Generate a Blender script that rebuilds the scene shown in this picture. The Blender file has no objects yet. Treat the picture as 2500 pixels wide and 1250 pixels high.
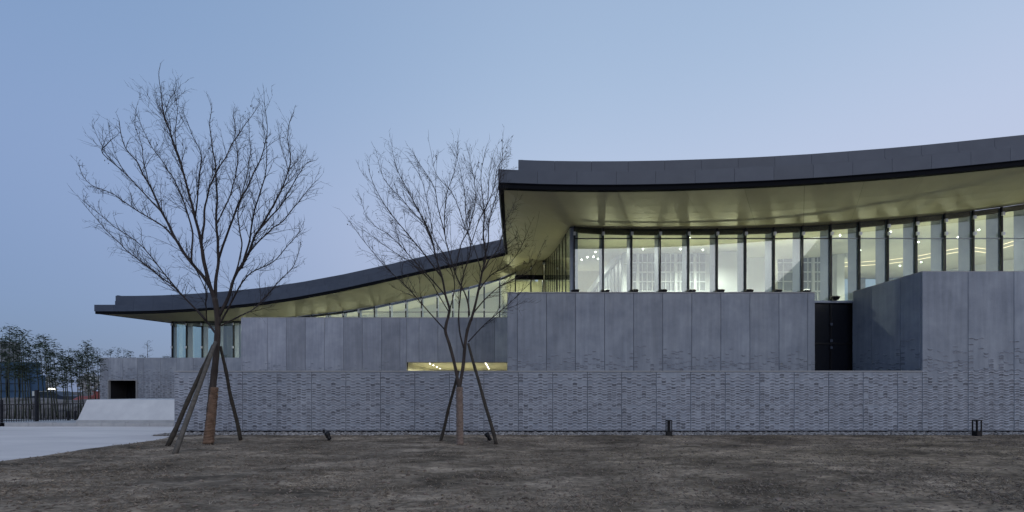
import bpy, math, random
from mathutils import Vector, noise as mnoise

# ------------------------------------------------------------------ camera, sky, sun, exposure
SC = bpy.context.scene
COL = SC.collection
S = 70.0                 # drawing units per metre (one unit = one photo pixel on the plane of the front wall)
F = 950.0                # focal length in drawing units
HZ = 955.0               # photo row of the horizon
CX = 1250.0
EYE = 102.0 / S

cam = bpy.data.cameras.new('camera')
camo = bpy.data.objects.new('camera', cam)
COL.objects.link(camo)
cam.sensor_width = 36.0
cam.lens = 36.0 * F / 2500.0
cam.shift_y = (HZ - 625.0) / 2500.0
cam.clip_start = 0.05
cam.clip_end = 3000.0
camo.location = (0, 0, EYE)
camo.rotation_euler = (math.pi / 2, 0, 0)
SC.camera = camo

world = bpy.data.worlds.new('World')
SC.world = world
world.use_nodes = True
wt = world.node_tree
wn, wl = wt.nodes, wt.links
bg = wn['Background']
sky = wn.new('ShaderNodeTexSky')
sky.sky_type = 'NISHITA'
sky.sun_disc = False
sky.sun_elevation = math.radians(3.0)
sky.sun_rotation = math.radians(120.0)
sky.ozone_density = 3.0
# dusk veil: even blue air, paler low down, brighter on the side of the afterglow
tc = wn.new('ShaderNodeTexCoord')
sep = wn.new('ShaderNodeSeparateXYZ')
wl.new(tc.outputs['Generated'], sep.inputs[0])
ramp = wn.new('ShaderNodeValToRGB')
ramp.color_ramp.interpolation = 'B_SPLINE'
el = ramp.color_ramp.elements
el[0].position = 0.0; el[0].color = (0.38, 0.42, 0.55, 1)
el[1].position = 1.0; el[1].color = (0.30, 0.38, 0.56, 1)
e = el.new(0.14); e.color = (0.45, 0.49, 0.635, 1)
e = el.new(0.36); e.color = (0.535, 0.59, 0.765, 1)
e = el.new(0.54); e.color = (0.42, 0.53, 0.71, 1)
e = el.new(0.72); e.color = (0.325, 0.45, 0.645, 1)
wl.new(sep.outputs[2], ramp.inputs[0])
mr = wn.new('ShaderNodeMapRange')
mr.interpolation_type = 'SMOOTHSTEP'
mr.inputs[1].default_value = -1.0
mr.inputs[2].default_value = 0.2
mr.inputs[3].default_value = 0.0
mr.inputs[4].default_value = 1.0
wl.new(sep.outputs[0], mr.inputs[0])
tint = wn.new('ShaderNodeMix'); tint.data_type = 'RGBA'
tint.inputs[6].default_value = (0.41, 0.53, 0.69, 1)
tint.inputs[7].default_value = (1, 1, 1, 1)
wl.new(mr.outputs[0], tint.inputs[0])
mulc = wn.new('ShaderNodeVectorMath'); mulc.operation = 'MULTIPLY'
wl.new(ramp.outputs[0], mulc.inputs[0]); wl.new(tint.outputs[2], mulc.inputs[1])
skys = wn.new('ShaderNodeVectorMath'); skys.operation = 'SCALE'
wl.new(sky.outputs[0], skys.inputs[0]); skys.inputs[3].default_value = 0.03
addc = wn.new('ShaderNodeVectorMath'); addc.operation = 'ADD'
wl.new(mulc.outputs[0], addc.inputs[0]); wl.new(skys.outputs[0], addc.inputs[1])
wl.new(addc.outputs[0], bg.inputs[0])
bg.inputs[1].default_value = 1.0

sun = bpy.data.lights.new('sun', 'SUN')
sun.energy = 0.6
sun.angle = math.radians(40)
sun.color = (1.0, 0.96, 0.93)
suno = bpy.data.objects.new('sun', sun)
COL.objects.link(suno)
_az, _el = math.radians(120 + 40), math.radians(28)
_d = Vector((math.sin(_az) * math.cos(_el), math.cos(_az) * math.cos(_el), math.sin(_el)))
suno.rotation_euler = _d.to_track_quat('Z', 'Y').to_euler()
suno.location = (10, -20, 30)

SC.view_settings.view_transform = 'Standard'
SC.view_settings.look = 'None'
SC.view_settings.exposure = 0.0
SC.view_settings.gamma = 1.0
SC.view_settings.use_curve_mapping = False
SC.cycles.use_denoising = True
SC.cycles.max_bounces = 8
SC.cycles.diffuse_bounces = 4
SC.cycles.glossy_bounces = 3
SC.cycles.transparent_max_bounces = 24
SC.cycles.caustics_reflective = False
SC.cycles.caustics_refractive = False
SC.cycles.sample_clamp_indirect = 4.0

random.seed(7)
RND = random.Random(11)


def W(X, r, h):
    """drawing units (X across, r = depth as a multiple of the front wall's distance, h above eye) to metres"""
    return Vector((X / S, r * F / S, EYE + h / S))


def P(x, y, r):
    return W((x - CX) * r, r, (HZ - y) * r)


def interp(tab, v):
    if v <= tab[0][0]:
        a, b = tab[0], tab[1]
    elif v >= tab[-1][0]:
        a, b = tab[-2], tab[-1]
    else:
        for i in range(len(tab) - 1):
            if tab[i][0] <= v <= tab[i + 1][0]:
                a, b = tab[i], tab[i + 1]
                break
    return a[1] + (b[1] - a[1]) * (v - a[0]) / (b[0] - a[0])


# ------------------------------------------------------------------ mesh helpers
class MB:
    def __init__(self):
        self.v, self.f, self.m, self.smooth = [], [], [], []

    def add(self, vs, fs, mi=0, smooth=False):
        o = len(self.v)
        self.v += [tuple(p) for p in vs]
        for f in fs:
            self.f.append(tuple(i + o for i in f))
            self.m.append(mi)
            self.smooth.append(smooth)

    def box(self, x0, x1, y0, y1, z0, z1, mi=0):
        vs = [(x0, y0, z0), (x1, y0, z0), (x1, y1, z0), (x0, y1, z0), (x0, y0, z1), (x1, y0, z1), (x1, y1, z1), (x0, y1, z1)]
        self.add(vs, [(0, 3, 2, 1), (4, 5, 6, 7), (0, 1, 5, 4), (1, 2, 6, 5), (2, 3, 7, 6), (3, 0, 4, 7)], mi)

    def hexa(self, p, mi=0):
        """8 points: bottom four then top four, same winding"""
        self.add(p, [(0, 3, 2, 1), (4, 5, 6, 7), (0, 1, 5, 4), (1, 2, 6, 5), (2, 3, 7, 6), (3, 0, 4, 7)], mi)

    def tube(self, pts, rad, sides=6, mi=0, smooth=True, cap=True):
        n = len(pts)
        if n < 2:
            return
        rings = []
        up = Vector((0.31, 0.17, 0.93))
        for i, p in enumerate(pts):
            t = (pts[min(i + 1, n - 1)] - pts[max(i - 1, 0)])
            if t.length < 1e-9:
                t = Vector((0, 0, 1))
            t.normalize()
            a = t.cross(up)
            if a.length < 0.05:
                a = t.cross(Vector((1, 0, 0)))
            a.normalize()
            b = t.cross(a)
            r = rad[i]
            rings.append([p + (a * math.cos(2 * math.pi * k / sides) + b * math.sin(2 * math.pi * k / sides)) * r for k in range(sides)])
        vs = [q for ring in rings for q in ring]
        fs = []
        for i in range(n - 1):
            for k in range(sides):
                k2 = (k + 1) % sides
                fs.append((i * sides + k, i * sides + k2, (i + 1) * sides + k2, (i + 1) * sides + k))
        if cap:
            fs.append(tuple(range(sides))[::-1])
            fs.append(tuple((n - 1) * sides + k for k in range(sides)))
        self.add(vs, fs, mi, smooth)

    def mesh(self, name, mats):
        me = bpy.data.meshes.new(name)
        me.from_pydata(self.v, [], self.f)
        for m in mats:
            me.materials.append(m)
        me.polygons.foreach_set('material_index', self.m)
        me.polygons.foreach_set('use_smooth', self.smooth)
        me.update()
        return me

    def obj(self, name, mats, parent=None, loc=None):
        if not isinstance(mats, (list, tuple)):
            mats = [mats]
        return link(name, self.mesh(name, mats), parent, loc)


def link(name, me, parent=None, loc=None, rz=0.0):
    o = bpy.data.objects.new(name, me)
    COL.objects.link(o)
    if loc is not None:
        o.location = loc
    o.rotation_euler.z = rz
    if parent is not None:
        o.parent = parent
    return o


def empty(name, parent=None, loc=None):
    o = bpy.data.objects.new(name, None)
    COL.objects.link(o)
    if loc is not None:
        o.location = loc
    if parent is not None:
        o.parent = parent
    return o


def tag(o, label=None, cat=None, group=None, kind=None):
    if label:
        o['label'] = label
    if cat:
        o['category'] = cat
    if group:
        o['group'] = group
    if kind:
        o['kind'] = kind
    return o


# ------------------------------------------------------------------ materials
def mat(name, col, rough=0.8, metal=0.0, spec=0.3):
    m = bpy.data.materials.new(name)
    m.use_nodes = True
    b = m.node_tree.nodes['Principled BSDF']
    b.inputs['Base Color'].default_value = (*col, 1)
    b.inputs['Roughness'].default_value = rough
    b.inputs['Metallic'].default_value = metal
    b.inputs['Specular IOR Level'].default_value = spec
    return m


def nodes(m):
    return m.node_tree.nodes, m.node_tree.links, m.node_tree.nodes['Principled BSDF']


def noisy(name, c1, c2, scale=3.0, rough=0.85, detail=6, bump=0.0, bscale=40.0, metal=0.0, spec=0.3, objrand=0.0, islrand=0.0, stretch=None, coord='Object'):
    """two-tone noise colour, optional brightness change for each object or each loose piece, optional bump"""
    m = mat(name, c1, rough, metal, spec)
    n, l, b = nodes(m)
    t = n.new('ShaderNodeTexCoord')
    mp = n.new('ShaderNodeMapping')
    if stretch:
        mp.inputs['Scale'].default_value = stretch
    if coord == 'World':
        g = n.new('ShaderNodeNewGeometry')
        l.new(g.outputs['Position'], mp.inputs[0])
    else:
        l.new(t.outputs['Object'], mp.inputs[0])
    oi = n.new('ShaderNodeObjectInfo')
    nz = n.new('ShaderNodeTexNoise')
    nz.inputs['Scale'].default_value = scale
    nz.inputs['Detail'].default_value = detail
    nz.inputs['Roughness'].default_value = 0.62
    vec = mp.outputs[0]
    if coord != 'World':
        off = n.new('ShaderNodeVectorMath'); off.operation = 'SCALE'
        off.inputs[0].default_value = (37.0, 17.0, 53.0)
        l.new(oi.outputs['Random'], off.inputs[3])
        ad = n.new('ShaderNodeVectorMath'); ad.operation = 'ADD'
        l.new(vec, ad.inputs[0]); l.new(off.outputs[0], ad.inputs[1])
        vec = ad.outputs[0]
    l.new(vec, nz.inputs['Vector'])
    rp = n.new('ShaderNodeValToRGB')
    rp.color_ramp.elements[0].position = 0.3
    rp.color_ramp.elements[1].position = 0.7
    rp.color_ramp.elements[0].color = (*c1, 1)
    rp.color_ramp.elements[1].color = (*c2, 1)
    l.new(nz.outputs['Fac'], rp.inputs[0])
    out = rp.outputs[0]
    for amt, sock in ((objrand, oi.outputs['Random']), (islrand, None)):
        if amt:
            if sock is None:
                g2 = n.new('ShaderNodeNewGeometry')
                sock = g2.outputs['Random Per Island']
            k = n.new('ShaderNodeMapRange')
            k.inputs[3].default_value = 1 - amt
            k.inputs[4].default_value = 1 + amt
            l.new(sock, k.inputs[0])
            sc = n.new('ShaderNodeVectorMath'); sc.operation = 'SCALE'
            l.new(out, sc.inputs[0]); l.new(k.outputs[0], sc.inputs[3])
            out = sc.outputs[0]
    l.new(out, b.inputs['Base Color'])
    if bump:
        n2 = n.new('ShaderNodeTexNoise')
        n2.inputs['Scale'].default_value = bscale
        n2.inputs['Detail'].default_value = 5
        l.new(vec, n2.inputs['Vector'])
        bp = n.new('ShaderNodeBump')
        bp.inputs['Strength'].default_value = bump
        bp.inputs['Distance'].default_value = 0.02
        l.new(n2.outputs['Fac'], bp.inputs['Height'])
        l.new(bp.outputs[0], b.inputs['Normal'])
    return m


def emit(name, col, strength):
    m = bpy.data.materials.new(name)
    m.use_nodes = True
    n, l = m.node_tree.nodes, m.node_tree.links
    n.remove(n['Principled BSDF'])
    e_ = n.new('ShaderNodeEmission')
    e_.inputs[0].default_value = (*col, 1)
    e_.inputs[1].default_value = strength
    l.new(e_.outputs[0], n['Material Output'].inputs[0])
    return m


def glass(name, tint=(0.9, 0.95, 0.95), ior=1.5, gain=1.0):
    m = bpy.data.materials.new(name)
    m.use_nodes = True
    n, l = m.node_tree.nodes, m.node_tree.links
    n.remove(n['Principled BSDF'])
    tr = n.new('ShaderNodeBsdfTransparent'); tr.inputs[0].default_value = (*tint, 1)
    gl = n.new('ShaderNodeBsdfGlossy'); gl.inputs['Roughness'].default_value = 0.0
    gl.inputs[0].default_value = (0.95, 0.97, 1, 1)
    # Schlick reflectance, the same from both sides of the pane
    ge = n.new('ShaderNodeNewGeometry')
    dt = n.new('ShaderNodeVectorMath'); dt.operation = 'DOT_PRODUCT'
    l.new(ge.outputs['Normal'], dt.inputs[0]); l.new(ge.outputs['Incoming'], dt.inputs[1])
    ab = n.new('ShaderNodeMath'); ab.operation = 'ABSOLUTE'; l.new(dt.outputs['Value'], ab.inputs[0])
    om = n.new('ShaderNodeMath'); om.operation = 'SUBTRACT'; om.inputs[0].default_value = 1.0; l.new(ab.outputs[0], om.inputs[1])
    pw = n.new('ShaderNodeMath'); pw.operation = 'POWER'; l.new(om.outputs[0], pw.inputs[0]); pw.inputs[1].default_value = 5.0
    f0 = ((ior - 1) / (ior + 1)) ** 2 * gain
    mu = n.new('ShaderNodeMath'); mu.operation = 'MULTIPLY_ADD'
    l.new(pw.outputs[0], mu.inputs[0]); mu.inputs[1].default_value = 1 - f0; mu.inputs[2].default_value = f0
    mx = n.new('ShaderNodeMixShader')
    l.new(mu.outputs[0], mx.inputs[0]); l.new(tr.outputs[0], mx.inputs[1]); l.new(gl.outputs[0], mx.inputs[2])
    l.new(mx.outputs[0], n['Material Output'].inputs[0])
    return m


def concrete(name, c1, c2, objrand):
    """cast panel: cloudy tone, faint vertical run marks, pores"""
    m = noisy(name, c1, c2, scale=1.1, rough=0.82, detail=8, bump=0.25, bscale=26.0, objrand=objrand)
    n, l, b = nodes(m)
    base = b.inputs['Base Color'].links[0].from_socket
    t = n.new('ShaderNodeTexCoord')
    oi = n.new('ShaderNodeObjectInfo')
    mp = n.new('ShaderNodeMapping'); mp.inputs['Scale'].default_value = (7.0, 7.0, 0.5)
    l.new(t.outputs['Object'], mp.inputs[0])
    n4 = n.new('ShaderNodeTexNoise'); n4.noise_dimensions = '4D'
    n4.inputs['Scale'].default_value = 1.0; n4.inputs['Detail'].default_value = 4
    wv = n.new('ShaderNodeMath'); wv.operation = 'MULTIPLY'; wv.inputs[1].default_value = 40
    l.new(oi.outputs['Random'], wv.inputs[0]); l.new(wv.outputs[0], n4.inputs['W'])
    l.new(mp.outputs[0], n4.inputs['Vector'])
    k = n.new('ShaderNodeMapRange'); k.inputs[1].default_value = 0.3; k.inputs[2].default_value = 0.7
    k.inputs[3].default_value = 0.88; k.inputs[4].default_value = 1.09
    l.new(n4.outputs['Fac'], k.inputs[0])
    sc = n.new('ShaderNodeVectorMath'); sc.operation = 'SCALE'
    l.new(base, sc.inputs[0]); l.new(k.outputs[0], sc.inputs[3])
    l.new(sc.outputs[0], b.inputs['Base Color'])
    return m


M = {}
M['panel'] = concrete('cast_concrete', (0.216, 0.238, 0.283), (0.325, 0.348, 0.393), 0.10)
M['panel_back'] = concrete('cast_concrete_varied', (0.232, 0.247, 0.29), (0.338, 0.35, 0.395), 0.17)
M['tile'] = noisy('inlaid_tile_lip_shade', (0.16, 0.17, 0.20), (0.215, 0.225, 0.255), scale=9, rough=0.8, islrand=0.36)  # tile grey, also used to paint the shadow under each tile lip
M['tile_faint'] = noisy('faint_tile_lip_shade', (0.19, 0.2, 0.235), (0.24, 0.25, 0.285), scale=9, rough=0.8, islrand=0.22)  # fainter tone for sparse upper courses, tile and painted lip shadow alike
M['ridge'] = noisy('tile_edge_mortar', (0.37, 0.38, 0.425), (0.44, 0.45, 0.495), scale=9, rough=0.85, islrand=0.12)
M['joint'] = mat('shadow_joint', (0.025, 0.025, 0.03), 0.9)
M['coping'] = noisy('coping', (0.3, 0.3, 0.31), (0.36, 0.36, 0.37), scale=4)
M['roof_metal'] = noisy('roof_metal', (0.046, 0.058, 0.086), (0.062, 0.076, 0.106), scale=1.6, rough=0.5, objrand=0.07, spec=0.4)
M['roof_top'] = noisy('roof_sheet', (0.08, 0.08, 0.09), (0.1, 0.1, 0.11), scale=2, rough=0.6)
M['dark_trim'] = mat('dark_trim', (0.008, 0.009, 0.012), 0.85, 0.0, 0.05)
M['soffit'] = noisy('champagne_soffit', (0.40, 0.37, 0.23), (0.46, 0.425, 0.275), scale=0.9, rough=0.42, objrand=0.04, spec=0.5)
M['glass'] = glass('clear_glass', (0.86, 0.92, 0.90), 1.5, 2.2)
M['mullion'] = mat('black_mullion', (0.012, 0.013, 0.017), 0.4)
M['fin'] = noisy('blue_grey_fin', (0.23, 0.26, 0.32), (0.27, 0.30, 0.36), scale=3, rough=0.5)
M['clamp'] = mat('steel_clamp', (0.6, 0.62, 0.66), 0.35, 0.4)
M['black'] = mat('black_metal', (0.01, 0.01, 0.012), 0.45)
M['black_glass'] = mat('black_glass', (0.008, 0.009, 0.013), 0.25, 0.0, 0.4)
M['white'] = noisy('white_plaster', (0.72, 0.74, 0.72), (0.78, 0.79, 0.77), scale=1.0, rough=0.8)
M['ceiling'] = noisy('warm_ceiling', (0.57, 0.565, 0.45), (0.63, 0.62, 0.50), scale=0.7, rough=0.7)
M['grey_pane'] = noisy('frosted_pane', (0.19, 0.21, 0.21), (0.25, 0.27, 0.27), scale=2, rough=0.4)
M['inner_floor'] = noisy('pale_floor', (0.5, 0.49, 0.45), (0.58, 0.57, 0.52), scale=2, rough=0.5)
M['lamp'] = emit('lamp_disc', (1.0, 0.96, 0.86), 14.0)
M['cove'] = emit('cove_strip', (1.0, 0.78, 0.5), 2.2)
M['lampstreet'] = emit('street_lamp_head', (1.0, 0.93, 0.75), 9.0)

# ------------------------------------------------------------------ roof line tables (drawing units)
FRONT_R, GLASS_R, WING_R, WGLASS_R = 1.0, 1.213, 1.99, 2.2
XL, XR = -34.0, 2660.0           # left edge of the high roof, right end beyond the picture
XG = 172.0                       # corner of the hall glazing
WXL, WXG = -2030.0, -1830.0      # left edge of the low roof, corner of its glazing
T_FRONT = [(x - CX, HZ - y) for x, y in ((1216, 445.0), (1334, 449.4), (1435, 450.6), (1536, 450.4), (1637, 448.7), (1724, 446), (1825, 442.4),
           (1900, 439), (2018, 432), (2112, 425), (2209, 417.6), (2307, 409), (2404, 399.4), (2500, 389.5))]
T_SIDE = [(1.0, 509.0), (1.08, 510), (1.23, 524), (1.5, 563), (1.75, 616), (1.99, 676)]
T_WING = [((x - CX) * WING_R, (HZ - y) * WING_R) for x, y in ((229.4, 760), (300, 760), (368, 758.8), (452, 754.6), (536, 748.4), (620, 740), (721, 725.5),
          (826.5, 706), (932, 683), (1038, 658.6), (1143, 635.7), (1238, 615.3))]
T_GF = [((x - CX) * GLASS_R, (HZ - y) * GLASS_R) for x, y in ((1391, 553), (1469, 557.5), (1539, 559), (1610, 559.5), (1680, 559.2), (1751, 558.6), (1818, 557.4), (1885, 555.4),
        (1957, 552.2), (2026, 548), (2097, 542), (2165, 536), (2234, 530), (2303, 523), (2372, 515), (2441, 506.4), (2500, 497.5))]
T_GS = [(1.213, 488.0), (1.45, 527), (1.67, 569), (1.9, 623), (2.2, 703)]
T_GW = [((x - CX) * WGLASS_R, (HZ - y) * WGLASS_R) for x, y in ((418, 785), (590, 783.5), (680, 778), (756, 769.5), (836, 760.5), (912, 748.4), (988, 733), (1063, 717.7),
        (1139, 702), (1215, 681.5), (1328, 635.5))]
T_SIDEL = [(1.99, 388.0), (2.44, 415), (3.1, 450)]


def h_front(X): return interp(T_FRONT, X)
def h_side(r): return interp(T_SIDE, r)
def h_wing(X): return interp(T_WING, X)
def g_front(X): return interp(T_GF, X)
def g_side(r): return interp(T_GS, r)
def g_wing(X): return interp(T_GW, X)


def V(X, Yu, h):
    return Vector((X / S, Yu / S, EYE + h / S))


YF, YG, YW, YWG = F * FRONT_R, F * GLASS_R, F * WING_R, F * WGLASS_R

# ------------------------------------------------------------------ the setting: ground
M['dirt'] = noisy('bare_soil', (0.128, 0.100, 0.074), (0.34, 0.268, 0.2), scale=0.55, rough=0.95, detail=9, bump=0.9, bscale=16.0, coord='World', spec=0.1)
n, l, b = nodes(M['dirt'])
_base = b.inputs['Base Color'].links[0].from_socket
_g = n.new('ShaderNodeNewGeometry')
_mp = n.new('ShaderNodeMapping'); _mp.inputs['Scale'].default_value = (2.2, 6.0, 3.0)
l.new(_g.outputs['Position'], _mp.inputs[0])
_nz = n.new('ShaderNodeTexNoise'); _nz.inputs['Scale'].default_value = 2.6; _nz.inputs['Detail'].default_value = 10; _nz.inputs['Roughness'].default_value = 0.75
l.new(_mp.outputs[0], _nz.inputs['Vector'])
_k = n.new('ShaderNodeMapRange'); _k.inputs[1].default_value = 0.32; _k.inputs[2].default_value = 0.68; _k.inputs[3].default_value = 0.34; _k.inputs[4].default_value = 1.7
l.new(_nz.outputs['Fac'], _k.inputs[0])
_sc = n.new('ShaderNodeVectorMath'); _sc.operation = 'SCALE'
_n3 = n.new('ShaderNodeTexNoise'); _n3.inputs['Scale'].default_value = 0.22; _n3.inputs['Detail'].default_value = 6; _n3.inputs['Roughness'].default_value = 0.7
l.new(_mp.outputs[0], _n3.inputs['Vector'])
_k3 = n.new('ShaderNodeMapRange'); _k3.inputs[1].default_value = 0.36; _k3.inputs[2].default_value = 0.64; _k3.inputs[3].default_value = 0.38; _k3.inputs[4].default_value = 1.35
l.new(_n3.outputs['Fac'], _k3.inputs[0])
_kk = n.new('ShaderNodeMath'); _kk.operation = 'MULTIPLY'
l.new(_k.outputs[0], _kk.inputs[0]); l.new(_k3.outputs[0], _kk.inputs[1])
l.new(_base, _sc.inputs[0]); l.new(_kk.outputs[0], _sc.inputs[3])
l.new(_sc.outputs[0], b.inputs['Base Color'])
M['paving'] = noisy('pale_concrete_paving', (0.56, 0.51, 0.49), (0.74, 0.68, 0.64), scale=0.5, rough=0.8, detail=8, bump=0.1, coord='World', stretch=(0.5, 2.0, 1.0))
M['kerb'] = noisy('kerb_concrete', (0.34, 0.34, 0.35), (0.44, 0.44, 0.44), scale=3, rough=0.8)
M['block'] = noisy('pale_block', (0.50, 0.50, 0.51), (0.60, 0.60, 0.60), scale=1.6, rough=0.8, bump=0.1)
M['earth'] = noisy('far_earth', (0.06, 0.05, 0.045), (0.13, 0.11, 0.10), scale=0.3, rough=0.95, coord='World')

mb = MB()
mb.add([(-900, -60, -0.06), (900, -60, -0.06), (900, 1500, -0.06), (-900, 1500, -0.06)], [(0, 1, 2, 3)])
tag(mb.obj('ground', M['earth']), 'dark bare earth stretching to the horizon behind the building', None, None, 'structure')

KERB_Y = 1.186 * F / S
mb = MB()
mb.add([(-60, -20, 0), (-9.8, -20, 0), (-9.8, 13.0, 0), (-11.9, 13.4, 0), (-11.9, KERB_Y, 0), (-60, KERB_Y, 0)], [(0, 1, 2, 3, 4, 5)])
tag(mb.obj('pavement', M['paving']), 'pale concrete paving left of the bare soil', None, None, 'structure')

# kerb stones, one by one
kerb = empty('kerb')
tag(kerb, 'pale concrete kerb along the back of the paving', None, None, 'structure')
for i in range(11):
    mb = MB()
    x0 = -21.0 + i * 1.0
    mb.box(x0 + 0.006, x0 + 0.994, KERB_Y + 0.002, KERB_Y + 0.16, -0.05, 0.155 + 0.004 * math.sin(i * 2.1))
    mb.obj('kerb_stone', M['kerb'], kerb)
mb = MB()
mb.add([(-60, KERB_Y + 0.16, 0.14), (-11.9, KERB_Y + 0.16, 0.14), (-11.9, KERB_Y + 2.2, 0.14), (-60, KERB_Y + 2.2, 0.14)], [(0, 1, 2, 3)])
mb.obj('verge', M['kerb'], kerb)


# soil in front of the wall, really uneven
def left_edge(y):
    if y < 11.2:
        return -10.5 + 0.05 * math.sin(y * 3.1) + 0.03 * math.sin(y * 9.7)
    t = min(1.0, (y - 11.2) / 1.6)
    return -10.5 - 0.75 * t * t


SOIL_Y1 = 0.934 * F / S
ys = []
y = -6.0
while y < SOIL_Y1:
    ys.append(y)
    y += 0.6 if y < 3.5 else 0.045 + 0.006 * (y - 3.5)
ys.append(SOIL_Y1)
NX = 430


def soil_h(x, y, xl):
    d = min(1.0, max(0.0, (x - xl) / 0.5))
    d2 = min(1.0, max(0.0, (SOIL_Y1 - y) / 0.5))
    e_ = min(d, 0.25 + 0.75 * d2)
    v = 0.035 + 0.05 * mnoise.noise((x * 0.35, y * 0.5, 1.0)) + 0.028 * mnoise.noise((x * 1.7, y * 2.3, 4.0)) + 0.02 * mnoise.noise((x * 4.7, y * 6.3, 9.0)) + 0.012 * mnoise.noise((x * 13, y * 15, 2.0))
    return max(0.006, v * (0.25 + 0.75 * e_) + 0.012)


vs, fs = [], []
for j, y in enumerate(ys):
    xl = left_edge(y)
    for i in range(NX + 1):
        x = xl + (24.5 - xl) * i / NX
        vs.append((x, y, soil_h(x, y, xl) if y > 2 else 0.03))
for j in range(len(ys) - 1):
    for i in range(NX):
        a = j * (NX + 1) + i
        fs.append((a, a + 1, a + NX + 2, a + NX + 1))
mb = MB(); mb.add(vs, fs, 0, True)
soil = tag(mb.obj('soil_ground', M['dirt']), 'uneven bare brown soil in front of the concrete wall', None, None, 'structure')

# dry grass bits and crumbs of soil lying on it
M['straw'] = noisy('dry_straw', (0.17, 0.138, 0.106), (0.35, 0.29, 0.23), scale=6, rough=0.9, islrand=0.5)
M['crumb'] = noisy('soil_crumb', (0.10, 0.075, 0.06), (0.24, 0.185, 0.15), scale=8, rough=0.95, islrand=0.4)
mb = MB()
rg = random.Random(5)
for i in range(110000):
    y = 4.4 + (SOIL_Y1 - 4.5) * rg.random() ** 1.25
    xm = 1.32 * y + 0.6
    x = rg.uniform(-xm, xm)
    xl = left_edge(y)
    if x < xl + 0.05 or x > 24:
        continue
    if mnoise.noise((x * 0.5, y * 0.8, 7.0)) + 0.6 * mnoise.noise((x * 2.1, y * 2.9, 17.0)) < rg.uniform(-0.35, 0.6):
        continue
    z = soil_h(x, y, xl)
    L = rg.uniform(0.02, 0.075)
    w = rg.uniform(0.0018, 0.0042)
    a = rg.uniform(0, 6.283)
    up = rg.uniform(0.05, 0.5) * L
    dx, dy = math.cos(a) * L, math.sin(a) * L
    wx, wy = -math.sin(a) * w, math.cos(a) * w
    mb.add([(x - wx, y - wy, z), (x + wx, y + wy, z), (x + dx * 0.6 + wx, y + dy * 0.6 + wy, z + up), (x + dx, y + dy, z + up * 1.1), (x + dx * 0.6 - wx, y + dy * 0.6 - wy, z + up)], [(0, 1, 2, 3, 4)])
tag(mb.obj('dry_grass', M['straw']), 'short dry straw scattered over the bare soil', None, None, 'stuff')


def lump(mb, c, r, rg, squash=0.65, mi=0):
    t = (1 + 5 ** 0.5) / 2
    base = [(-1, t, 0), (1, t, 0), (-1, -t, 0), (1, -t, 0), (0, -1, t), (0, 1, t), (0, -1, -t), (0, 1, -t), (t, 0, -1), (t, 0, 1), (-t, 0, -1), (-t, 0, 1)]
    fcs = [(0, 11, 5), (0, 5, 1), (0, 1, 7), (0, 7, 10), (0, 10, 11), (1, 5, 9), (5, 11, 4), (11, 10, 2), (10, 7, 6), (7, 1, 8), (3, 9, 4), (3, 4, 2), (3, 2, 6), (3, 6, 8), (3, 8, 9), (4, 9, 5), (2, 4, 11), (6, 2, 10), (8, 6, 7), (9, 8, 1)]
    a = rg.uniform(0, 6.28)
    ca, sa = math.cos(a), math.sin(a)
    ex = rg.uniform(0.75, 1.35)
    vs = []
    for p in base:
        k = r / 1.9 * rg.uniform(0.82, 1.15)
        x, y, z = p[0] * k * ex, p[1] * k, p[2] * k * squash
        vs.append((c[0] + x * ca - y * sa, c[1] + x * sa + y * ca, c[2] + z))
    mb.add(vs, fcs, mi)


mb = MB()
for i in range(5200):
    y = 4.4 + (SOIL_Y1 - 4.5) * rg.random() ** 1.3
    xm = 1.32 * y + 0.6
    x = rg.uniform(-xm, xm)
    xl = left_edge(y)
    if x < xl + 0.05 or x > 24:
        continue
    r = rg.uniform(0.006, 0.022) if rg.random() < 0.93 else rg.uniform(0.02, 0.04)
    lump(mb, (x, y, soil_h(x, y, xl) + r * 0.1), r, rg)
tag(mb.obj('soil_crumbs', M['crumb']), 'loose crumbs of soil scattered over the ground', None, None, 'stuff')

# gravel strip at the foot of the wall
M['gravel'] = noisy('pale_gravel', (0.16, 0.15, 0.145), (0.36, 0.34, 0.33), scale=12, rough=0.85, islrand=0.6)
mb = MB()
mb.add([(-11.75, SOIL_Y1 - 0.02, 0.008), (24.5, SOIL_Y1 - 0.02, 0.008), (24.5, F / S + 0.2, 0.008), (-11.75, F / S + 0.2, 0.008)], [(0, 1, 2, 3)])
tag(mb.obj('gravel_bed', M['dirt']), 'dark bed under the gravel strip at the wall foot', None, None, 'structure')
mb = MB()
for i in range(7000):
    x = rg.uniform(-11.7, 19.0)
    y = rg.uniform(SOIL_Y1 - 0.03, F / S - 0.03)
    r = rg.uniform(0.018, 0.048)
    lump(mb, (x, y, 0.012 + r * 0.45), r, rg, 0.7)
tag(mb.obj('gravel_strip', M['gravel']), 'pale gravel strip along the foot of the patterned wall', None, None, 'stuff')


# ------------------------------------------------------------------ concrete walls of panels
_pm = {}


def panel_mesh(w, h, m, th=0.06):
    key = (round(w, 3), round(h, 3), m.name)
    if key not in _pm:
        c = 0.006
        b_ = MB()
        vs = [(c, 0, c), (w - c, 0, c), (w - c, 0, h - c), (c, 0, h - c), (0, c, 0), (w, c, 0), (w, c, h), (0, c, h), (0, th, 0), (w, th, 0), (w, th, h), (0, th, h)]
        fs = [(0, 1, 2, 3), (0, 4, 5, 1), (1, 5, 6, 2), (2, 6, 7, 3), (3, 7, 4, 0), (4, 8, 9, 5), (5, 9, 10, 6), (6, 10, 11, 7), (7, 11, 8, 4), (8, 11, 10, 9)]
        b_.add(vs, fs)
        _pm[key] = b_.mesh('panel', [m])
    return _pm[key]


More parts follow.
